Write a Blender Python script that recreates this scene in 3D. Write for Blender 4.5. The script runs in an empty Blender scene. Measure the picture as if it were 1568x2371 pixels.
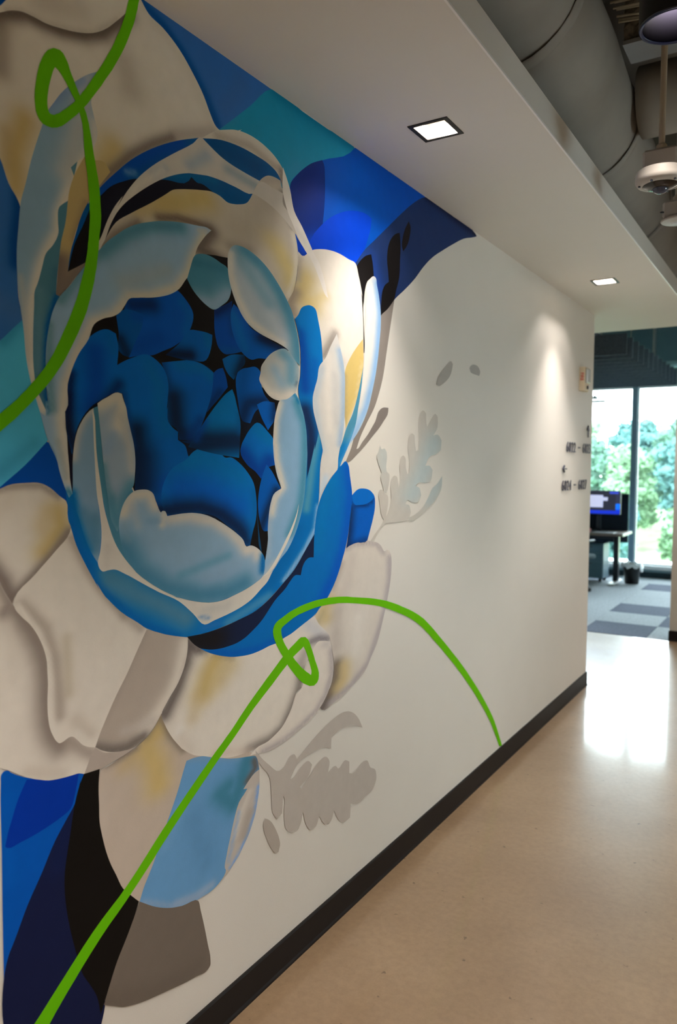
import bpy, math, random
import numpy as np
from mathutils import Matrix, Vector
from mathutils.geometry import delaunay_2d_cdt

random.seed(7)
scene = bpy.context.scene
COL = scene.collection

# ------------------------------------------------------------------ camera
# metres; the mural wall is the plane X=0, +Y runs down the corridor, Z is up
CAM = Vector((1.4068, 0.0, 1.6240))
YAW, PITCH, ROLL = -0.555619, -0.0585233, 0.00606018
fwd = Vector((math.sin(YAW)*math.cos(PITCH), math.cos(YAW)*math.cos(PITCH), math.sin(PITCH)))
rgt = Vector((math.cos(YAW), -math.sin(YAW), 0.0))
upv = rgt.cross(fwd)
r2 = math.cos(ROLL)*rgt + math.sin(ROLL)*upv
u2 = -math.sin(ROLL)*rgt + math.cos(ROLL)*upv
cam_data = bpy.data.cameras.new('camera')
cam = bpy.data.objects.new('camera', cam_data)
COL.objects.link(cam)
M = Matrix((r2, u2, -fwd)).transposed().to_4x4()
M.translation = CAM
cam.matrix_world = M
cam_data.sensor_fit = 'VERTICAL'
cam_data.sensor_height = 36.0
cam_data.lens = 1772.47/2371.0*36.0
cam_data.clip_start = 0.05
cam_data.clip_end = 500
cam_data.dof.use_dof = True
cam_data.dof.focus_distance = 2.3
cam_data.dof.aperture_fstop = 2.8
scene.camera = cam

# ------------------------------------------------------------------ sky, light levels, exposure
world = bpy.data.worlds.new('world')
scene.world = world
world.use_nodes = True
bg = world.node_tree.nodes['Background']
bg.inputs['Color'].default_value = (0.93, 0.97, 1.0, 1)
bg.inputs['Strength'].default_value = 14.0
DOWNLIGHT_W = 2.9         # each recessed square downlight
BEAM_W = 62.0              # its main downward beam
PENDANT_W = 46.0          # each black cylinder pendant
WARM = (1.0, 0.915, 0.84)
vs = scene.view_settings
vs.view_transform = 'Standard'
vs.look = 'None'
vs.exposure = 0.12
vs.gamma = 1.0
vs.use_curve_mapping = False

# ------------------------------------------------------------------ helpers
def lin(c):
    out = []
    for v in c[:3]:
        v = v/255.0
        out.append(v/12.92 if v <= 0.04045 else ((v+0.055)/1.055)**2.4)
    return out

MATS = {}
def mat(name, rgb, rough=0.5, metal=0.0, noise=0.0, nscale=8.0, bump=0.0, bscale=200.0, spec=0.5, emit=None, rvar=0.0):
    """principled material with procedural colour variation and fine relief"""
    if name in MATS: return MATS[name]
    m = bpy.data.materials.new(name); m.use_nodes = True
    nt = m.node_tree; N = nt.nodes; L = nt.links
    b = N['Principled BSDF']
    c = lin(rgb)
    b.inputs['Roughness'].default_value = rough
    b.inputs['Metallic'].default_value = metal
    b.inputs['Specular IOR Level'].default_value = spec
    b.inputs['Base Color'].default_value = (*c, 1)
    tc = N.new('ShaderNodeTexCoord')
    if noise > 0:
        nz = N.new('ShaderNodeTexNoise'); nz.inputs['Scale'].default_value = nscale; nz.inputs['Detail'].default_value = 6
        L.new(tc.outputs['Object'], nz.inputs['Vector'])
        cr = N.new('ShaderNodeValToRGB')
        cr.color_ramp.elements[0].position = 0.3; cr.color_ramp.elements[1].position = 0.7
        cr.color_ramp.elements[0].color = (*[v*(1-noise) for v in c], 1)
        cr.color_ramp.elements[1].color = (*[min(1, v*(1+noise)) for v in c], 1)
        L.new(nz.outputs['Fac'], cr.inputs['Fac']); L.new(cr.outputs['Color'], b.inputs['Base Color'])
        if rvar > 0:
            mr = N.new('ShaderNodeMapRange'); mr.inputs['To Min'].default_value = rough-rvar; mr.inputs['To Max'].default_value = rough+rvar
            L.new(nz.outputs['Fac'], mr.inputs['Value']); L.new(mr.outputs['Result'], b.inputs['Roughness'])
    if bump > 0:
        nb = N.new('ShaderNodeTexNoise'); nb.inputs['Scale'].default_value = bscale; nb.inputs['Detail'].default_value = 3
        L.new(tc.outputs['Object'], nb.inputs['Vector'])
        bp = N.new('ShaderNodeBump'); bp.inputs['Strength'].default_value = bump; bp.inputs['Distance'].default_value = 0.002
        L.new(nb.outputs['Fac'], bp.inputs['Height']); L.new(bp.outputs['Normal'], b.inputs['Normal'])
    if emit:
        b.inputs['Emission Color'].default_value = (*lin(emit[0]), 1); b.inputs['Emission Strength'].default_value = emit[1]
    MATS[name] = m
    return m

def mesh_obj(name, verts, faces, material, parent=None, smooth=False, loc=None):
    me = bpy.data.meshes.new(name)
    me.from_pydata([tuple(v) for v in verts], [], faces)
    me.validate(); me.update()
    if smooth:
        me.polygons.foreach_set('use_smooth', [True]*len(me.polygons))
    if material: me.materials.append(material)
    o = bpy.data.objects.new(name, me); COL.objects.link(o)
    if parent: o.parent = parent
    if loc is not None: o.location = loc
    return o

class MB:
    """collects shapes into one mesh"""
    def __init__(s): s.v = []; s.f = []
    def add(s, v, f):
        n = len(s.v); s.v += [tuple(p) for p in v]; s.f += [tuple(i+n for i in q) for q in f]; return s
    def box(s, x0, x1, y0, y1, z0, z1):
        v = [(x, y, z) for z in (z0, z1) for y in (y0, y1) for x in (x0, x1)]
        return s.add(v, [(0,2,3,1),(4,5,7,6),(0,1,5,4),(2,6,7,3),(0,4,6,2),(1,3,7,5)])
    def bbox(s, x0, x1, y0, y1, z0, z1, b=0.004):
        """box with chamfered vertical and horizontal edges (convex, 24 corner points)"""
        v = []; ix = {}
        for i, x in enumerate((x0, x1)):
            for j, y in enumerate((y0, y1)):
                for k, z in enumerate((z0, z1)):
                    sx, sy, sz = (1-2*i), (1-2*j), (1-2*k)
                    ix[i,j,k] = (len(v), len(v)+1, len(v)+2)
                    v += [(x, y+sy*b, z+sz*b), (x+sx*b, y, z+sz*b), (x+sx*b, y+sy*b, z)]
        f = []
        for i in (0, 1): f.append([ix[i,j,k][0] for j, k in ((0,0),(1,0),(1,1),(0,1))])
        for j in (0, 1): f.append([ix[i,j,k][1] for i, k in ((0,0),(1,0),(1,1),(0,1))])
        for k in (0, 1): f.append([ix[i,j,k][2] for i, j in ((0,0),(1,0),(1,1),(0,1))])
        for i in (0,1):
            for j in (0,1): f.append([ix[i,j,0][0], ix[i,j,0][1], ix[i,j,1][1], ix[i,j,1][0]])
            for k in (0,1): f.append([ix[i,0,k][0], ix[i,0,k][2], ix[i,1,k][2], ix[i,1,k][0]])
        for j in (0,1):
            for k in (0,1): f.append([ix[0,j,k][1], ix[0,j,k][2], ix[1,j,k][2], ix[1,j,k][1]])
        for q in ix.values(): f.append(list(q))
        return s.add(v, f)
    def lathe(s, prof, seg=32, c=(0,0,0), axis='Z', cap=True):
        v = []; f = []
        for r, h in prof:
            for i in range(seg):
                a = 2*math.pi*i/seg
                p = (r*math.cos(a), r*math.sin(a), h)
                if axis == 'X': p = (p[2], p[0], p[1])
                elif axis == 'Y': p = (p[1], p[2], p[0])
                v.append((p[0]+c[0], p[1]+c[1], p[2]+c[2]))
        for k in range(len(prof)-1):
            for i in range(seg):
                j = (i+1) % seg
                f.append((k*seg+i, k*seg+j, (k+1)*seg+j, (k+1)*seg+i))
        if cap:
            f.append(tuple(range(seg-1, -1, -1))); f.append(tuple((len(prof)-1)*seg+i for i in range(seg)))
        return s.add(v, f)
    def tube(s, pts, r, seg=10):
        pts = [Vector(p) for p in pts]; v = []; f = []
        ref = Vector((0.3, 0.2, 0.93)).normalized()
        for i, p in enumerate(pts):
            t = (pts[min(i+1, len(pts)-1)]-pts[max(i-1, 0)]).normalized()
            a = t.cross(ref)
            if a.length < 1e-3: a = t.cross(Vector((1,0,0)))
            a.normalize(); b = t.cross(a)
            rr = r[i] if isinstance(r, (list, tuple)) else r
            for k in range(seg):
                an = 2*math.pi*k/seg
                v.append(p+a*(rr*math.cos(an))+b*(rr*math.sin(an)))
        for i in range(len(pts)-1):
            for k in range(seg):
                j = (k+1) % seg
                f.append((i*seg+k, i*seg+j, (i+1)*seg+j, (i+1)*seg+k))
        f.append(tuple(range(seg-1, -1, -1))); f.append(tuple((len(pts)-1)*seg+k for k in range(seg)))
        return s.add(v, f)
    def prism(s, poly, ax, a0, a1):
        """extrude a 2D polygon along axis ax from a0 to a1"""
        n = len(poly); v = []
        for a in (a0, a1):
            for p, q in poly:
                v.append({'X': (a, p, q), 'Y': (p, a, q), 'Z': (p, q, a)}[ax])
        f = [tuple(range(n-1, -1, -1)), tuple(range(n, 2*n))]
        for i in range(n):
            j = (i+1) % n; f.append((i, j, n+j, n+i))
        return s.add(v, f)
    def build(s, name, material, parent=None, smooth=False):
        return mesh_obj(name, s.v, s.f, material, parent, smooth)

def tag(o, label, cat, group=None):
    o['label'] = label; o['category'] = cat
    if group: o['group'] = group
    return o
def thing(name, label, cat, loc=(0,0,0), rz=0.0, group=None):
    o = bpy.data.objects.new(name, None); COL.objects.link(o)
    o.location = loc; o.rotation_euler = (0, 0, rz); o.empty_display_size = 0.1
    return tag(o, label, cat, group)
def struct(o, label=None):
    o['kind'] = 'structure'
    if label: o['label'] = label
    return o
def smooth_by_angle(o, deg=40):
    me = o.data
    me.polygons.foreach_set('use_smooth', [True]*len(me.polygons))
    try: me.set_sharp_from_angle(angle=math.radians(deg))
    except Exception: pass
    return o

# ------------------------------------------------------------------ materials
M_wall = mat('wall_paint', (231, 227, 219), 0.5, bump=0.12, bscale=260, noise=0.015, nscale=3)
M_ceil = mat('ceiling_paint', (226, 221, 213), 0.75, bump=0.05, bscale=200, noise=0.015, nscale=2)
M_base = mat('rubber_base', (30, 27, 27), 0.5, noise=0.06, nscale=20, spec=0.2)
M_bead = mat('metal_bead', (240, 238, 236), 0.35)
M_black = mat('black_metal', (16, 16, 19), 0.4, noise=0.1, nscale=30)
M_white = mat('white_plastic', (225, 221, 214), 0.4, noise=0.02, nscale=10)
M_reflector = mat('reflector', (240, 228, 212), 0.35, noise=0.03, nscale=6)
M_deck = mat('deck', (104, 104, 102), 0.8, noise=0.12, nscale=2)
M_duct = mat('duct_wrap', (150, 146, 138), 0.6, noise=0.13, nscale=2.6, bump=0.6, bscale=9)
M_beam = mat('fireproofing', (112, 106, 94), 0.95, noise=0.6, nscale=42, bump=1.0, bscale=90)
M_flange = mat('beam_flange', (142, 148, 152), 0.6, noise=0.08, nscale=6)
M_cable = mat('cable', (176, 170, 150), 0.6, noise=0.1, nscale=20)
M_conduit = mat('conduit', (176, 162, 140), 0.5, noise=0.06, nscale=9)
M_felt = mat('felt', (84, 95, 112), 0.95, noise=0.15, nscale=60, bump=0.3, bscale=500)
M_mull = mat('mullion', (120, 148, 168), 0.4, noise=0.04, nscale=12)
M_sill = mat('sill', (236, 238, 240), 0.4, noise=0.02, nscale=12)
M_carpetL = mat('carpet_light', (168, 174, 182), 0.95, noise=0.22, nscale=45, bump=0.5, bscale=600)
M_carpetD = mat('carpet_dark', (70, 80, 104), 0.95, noise=0.3, nscale=45, bump=0.5, bscale=600)
M_sub = mat('carpet_base', (60, 62, 66), 0.95, noise=0.1)
M_officewall = mat('office_paint', (206, 208, 208), 0.6, noise=0.03)

def floor_material():
    m = bpy.data.materials.new('polished_concrete'); m.use_nodes = True
    nt = m.node_tree; N = nt.nodes; L = nt.links; b = N['Principled BSDF']
    tc = N.new('ShaderNodeTexCoord')
    def noise(sc, det, rough=0.55):
        n = N.new('ShaderNodeTexNoise'); n.inputs['Scale'].default_value = sc; n.inputs['Detail'].default_value = det
        n.inputs['Roughness'].default_value = rough; L.new(tc.outputs['Object'], n.inputs['Vector']); return n
    n1 = noise(1.3, 5); n2 = noise(38, 6, 0.7); n3 = noise(7.0, 4); n4 = noise(26, 2)
    r1 = N.new('ShaderNodeValToRGB'); e = r1.color_ramp.elements
    e[0].position = 0.3; e[0].color = (*lin((134, 109, 82)), 1); e[1].position = 0.72; e[1].color = (*lin((158, 133, 104)), 1)
    L.new(n1.outputs['Fac'], r1.inputs['Fac'])
    mx = N.new('ShaderNodeMix'); mx.data_type = 'RGBA'; mx.blend_type = 'MULTIPLY'; mx.inputs['Factor'].default_value = 0.55
    r2_ = N.new('ShaderNodeValToRGB'); e = r2_.color_ramp.elements
    e[0].position = 0.35; e[0].color = (0.72, 0.70, 0.68, 1); e[1].position = 0.62; e[1].color = (1, 1, 1, 1)
    L.new(n2.outputs['Fac'], r2_.inputs['Fac'])
    L.new(r1.outputs['Color'], mx.inputs['A']); L.new(r2_.outputs['Color'], mx.inputs['B'])
    # dark aggregate pits
    r3 = N.new('ShaderNodeValToRGB'); e = r3.color_ramp.elements
    e[0].position = 0.24; e[0].color = (0.35, 0.32, 0.3, 1); e[1].position = 0.30; e[1].color = (1, 1, 1, 1)
    L.new(n4.outputs['Fac'], r3.inputs['Fac'])
    mx2 = N.new('ShaderNodeMix'); mx2.data_type = 'RGBA'; mx2.blend_type = 'MULTIPLY'; mx2.inputs['Factor'].default_value = 0.8
    L.new(mx.outputs['Result'], mx2.inputs['A']); L.new(r3.outputs['Color'], mx2.inputs['B'])
    L.new(mx2.outputs['Result'], b.inputs['Base Color'])
    mr = N.new('ShaderNodeMapRange'); mr.inputs['To Min'].default_value = 0.28; mr.inputs['To Max'].default_value = 0.42
    L.new(n3.outputs['Fac'], mr.inputs['Value']); L.new(mr.outputs['Result'], b.inputs['Roughness'])
    b.inputs['IOR'].default_value = 1.5
    b.inputs['Coat Weight'].default_value = 0.5; b.inputs['Coat Roughness'].default_value = 0.09   # polished sealer
    return m
M_floor = floor_material()

def glass_material():
    m = bpy.data.materials.new('window_glass'); m.use_nodes = True
    nt = m.node_tree; N = nt.nodes; L = nt.links
    N.remove(N['Principled BSDF'])
    t = N.new('ShaderNodeBsdfTransparent'); t.inputs['Color'].default_value = (0.90, 0.98, 0.99, 1)
    g = N.new('ShaderNodeBsdfGlossy'); g.inputs['Roughness'].default_value = 0.02
    f = N.new('ShaderNodeFresnel'); f.inputs['IOR'].default_value = 1.35
    mx = N.new('ShaderNodeMixShader')
    L.new(f.outputs['Fac'], mx.inputs['Fac']); L.new(t.outputs['BSDF'], mx.inputs[1]); L.new(g.outputs['BSDF'], mx.inputs[2])
    L.new(mx.outputs['Shader'], N['Material Output'].inputs['Surface'])
    return m
M_glass = glass_material()

# ------------------------------------------------------------------ room shell
WEND = 5.806      # far end of the mural wall
SOF = 2.74        # soffit height
SX = 0.618        # soffit width
SEND = 6.54       # far end of the soffit
DECK = 3.75
THR = 7.74        # where concrete meets carpet
WIN = 12.20       # window wall
RX, LX, BY = 2.8, -7.0, -4.5
OX = 3.4          # right side of the office beyond

struct(MB().box(LX, OX, BY, THR, -0.12, 0.0).build('floor', M_floor), 'polished tan concrete corridor floor')
fl2 = struct(MB().box(LX, OX, THR, WIN+0.1, -0.12, -0.006).build('floor', M_sub), 'carpeted office floor beyond the corridor')
struct(MB().box(-0.16, 0.0, BY, WEND, 0.0, DECK).build('wall_left', M_wall), 'white corridor wall carrying the mural')
bb = MB()
prof = [(0.0, 0.0), (0.013, 0.0), (0.012, 0.006), (0.0085, 0.013), (0.0085, 0.097), (0.006, 0.102), (0.0, 0.102)]
bb.prism([(p, q) for p, q in prof], 'Y', BY, WEND+0.008)
bb.box(-0.16, 0.0, WEND, WEND+0.0085, 0.0, 0.102)
struct(bb.build('baseboard_left', M_base), 'black rubber baseboard under the mural')
struct(MB().box(0.295, OX, THR, THR+0.16, 0.0, DECK).build('wall_end', M_wall), 'pale wall beside the office opening')
struct(MB().box(0.287, RX, THR-0.009, THR, 0.0, 0.102).box(0.287, 0.295, THR, THR+0.16, 0.0, 0.102).build('baseboard_end', M_base), 'black baseboard beside the carpet')
# unseen window bay added on the right to bring daylight onto the mural wall
RW = [(3.1, 4.05)]
RZ0, RZ1 = 0.90, 1.60
wr = MB(); ya = BY
for a, b in RW:
    wr.box(RX, RX+0.15, ya, a, 0.0, DECK); wr.box(RX, RX+0.15, a, b, 0.0, RZ0); wr.box(RX, RX+0.15, a, b, RZ1, DECK); ya = b
wr.box(RX, RX+0.15, ya, THR, 0.0, DECK)
struct(wr.build('wall_right', M_wall), 'white wall on the right of the corridor, with an added unseen window')
struct(MB().box(OX, OX+0.15, THR, WIN, 0.0, DECK).build('wall_office_right', M_officewall))
struct(MB().box(LX, RX+0.15, BY-0.15, BY, 0.0, DECK).build('wall_back', M_wall))
struct(MB().box(LX-0.15, LX, BY, WIN+0.1, 0.0, DECK).build('wall_far_left', M_officewall))
struct(MB().box(LX-0.15, OX+0.15, BY-0.15, WIN+0.25, DECK, DECK+0.15).build('ceiling', M_deck), 'grey exposed structural ceiling')

# soffit with square openings for the downlights
DL = [(0.302, -2.42), (0.302, -0.02), (0.302, 2.375), (0.302, 4.780)]
HB = 0.056
sf = MB()
ys = [BY]
for x, y in DL: ys += [y-HB, y+HB]
ys.append(SEND)
TH = 0.004
for i in range(len(ys)-1):
    a, b = ys[i], ys[i+1]
    if i % 2 == 0:
        sf.box(0.0, SX, a, b, SOF, SOF+TH)
    else:
        sf.box(0.0, DL[0][0]-HB, a, b, SOF, SOF+TH); sf.box(DL[0][0]+HB, SX, a, b, SOF, SOF+TH)
sf.box(-2.2, 0.0, WEND, SEND, SOF, SOF+TH)
sf.box(SX-0.012, SX, BY, SEND, SOF+TH, SOF+0.095)
sf.box(-2.2, SX-0.012, SEND-0.012, SEND, SOF+TH, SOF+0.095)
sf.box(0.0, SX-0.012, BY, SEND-0.012, SOF+0.086, SOF+0.095)
sf.box(-2.2, 0.0, WEND, SEND-0.012, SOF+0.086, SOF+0.095)
struct(sf.build('ceiling', M_ceil), 'white dropped soffit above the mural')
struct(MB().box(SX-0.004, SX+0.002, BY, SEND+0.002, SOF-0.002, SOF+0.004).build('trim_1', M_bead), 'thin white corner bead along the soffit edge')

# ------------------------------------------------------------------ recessed square downlights
def downlight(x, y, label):
    t = thing('recessed_downlight', label, 'downlight', (x, y, SOF), 0, 'square recessed downlights in the soffit')
    o, i = 0.070, 0.055
    fr = MB()
    for (x0, x1, y0, y1) in ((-o, o, -o, -i), (-o, o, i, o), (-o, -i, -i, i), (i, o, -i, i)):
        fr.box(x0, x1, y0, y1, -0.003, 0.0)
    fr.build('trim_frame', M_black, t)
    # four reflector walls, leaning in, and a top plate
    hgt = 0.070; ti = 0.050
    for k in range(4):
        c, s_ = math.cos(k*math.pi/2), math.sin(k*math.pi/2)
        pts = [(-i, i, 0.0), (i, i, 0.0), (ti, ti, hgt), (-ti, ti, hgt)]
        pts += [(p[0], p[1]+0.003, p[2]) for p in pts]
        v = [(p[0]*c-p[1]*s_, p[0]*s_+p[1]*c, p[2]) for p in pts]
        mesh_obj('reflector_panel', v, [(0,1,2,3),(7,6,5,4),(0,4,5,1),(1,5,6,2),(2,6,7,3),(3,7,4,0)], M_reflector, t)
    MB().box(-ti-0.003, ti+0.003, -ti-0.003, ti+0.003, hgt, hgt+0.003).build('lamp_plate', M_reflector, t)
    ld = bpy.data.lights.new('downlight_lamp', 'AREA'); ld.shape = 'DISK'; ld.size = 0.030
    ld.energy = DOWNLIGHT_W; ld.color = WARM
    lo = bpy.data.objects.new('downlight_lamp', ld); COL.objects.link(lo); lo.parent = t; lo.location = (0, 0, 0.046)
    ld.spread = math.radians(165)
    sd_ = bpy.data.lights.new('downlight_beam', 'SPOT'); sd_.energy = BEAM_W; sd_.color = WARM
    sd_.spot_size = math.radians(80); sd_.spot_blend = 0.9; sd_.shadow_soft_size = 0.014
    so = bpy.data.objects.new('downlight_beam', sd_); COL.objects.link(so); so.parent = t; so.location = (0, 0, 0.040)
    return t
DLAB = ['lit square downlight in the soffit far behind the camera', 'lit square downlight in the soffit beside the camera',
        'larger looking lit square downlight with black trim above the blue mural corner', 'smaller looking lit square downlight near the far end of the soffit']
for (x, y), lb in zip(DL, DLAB): downlight(x, y, lb)

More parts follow.
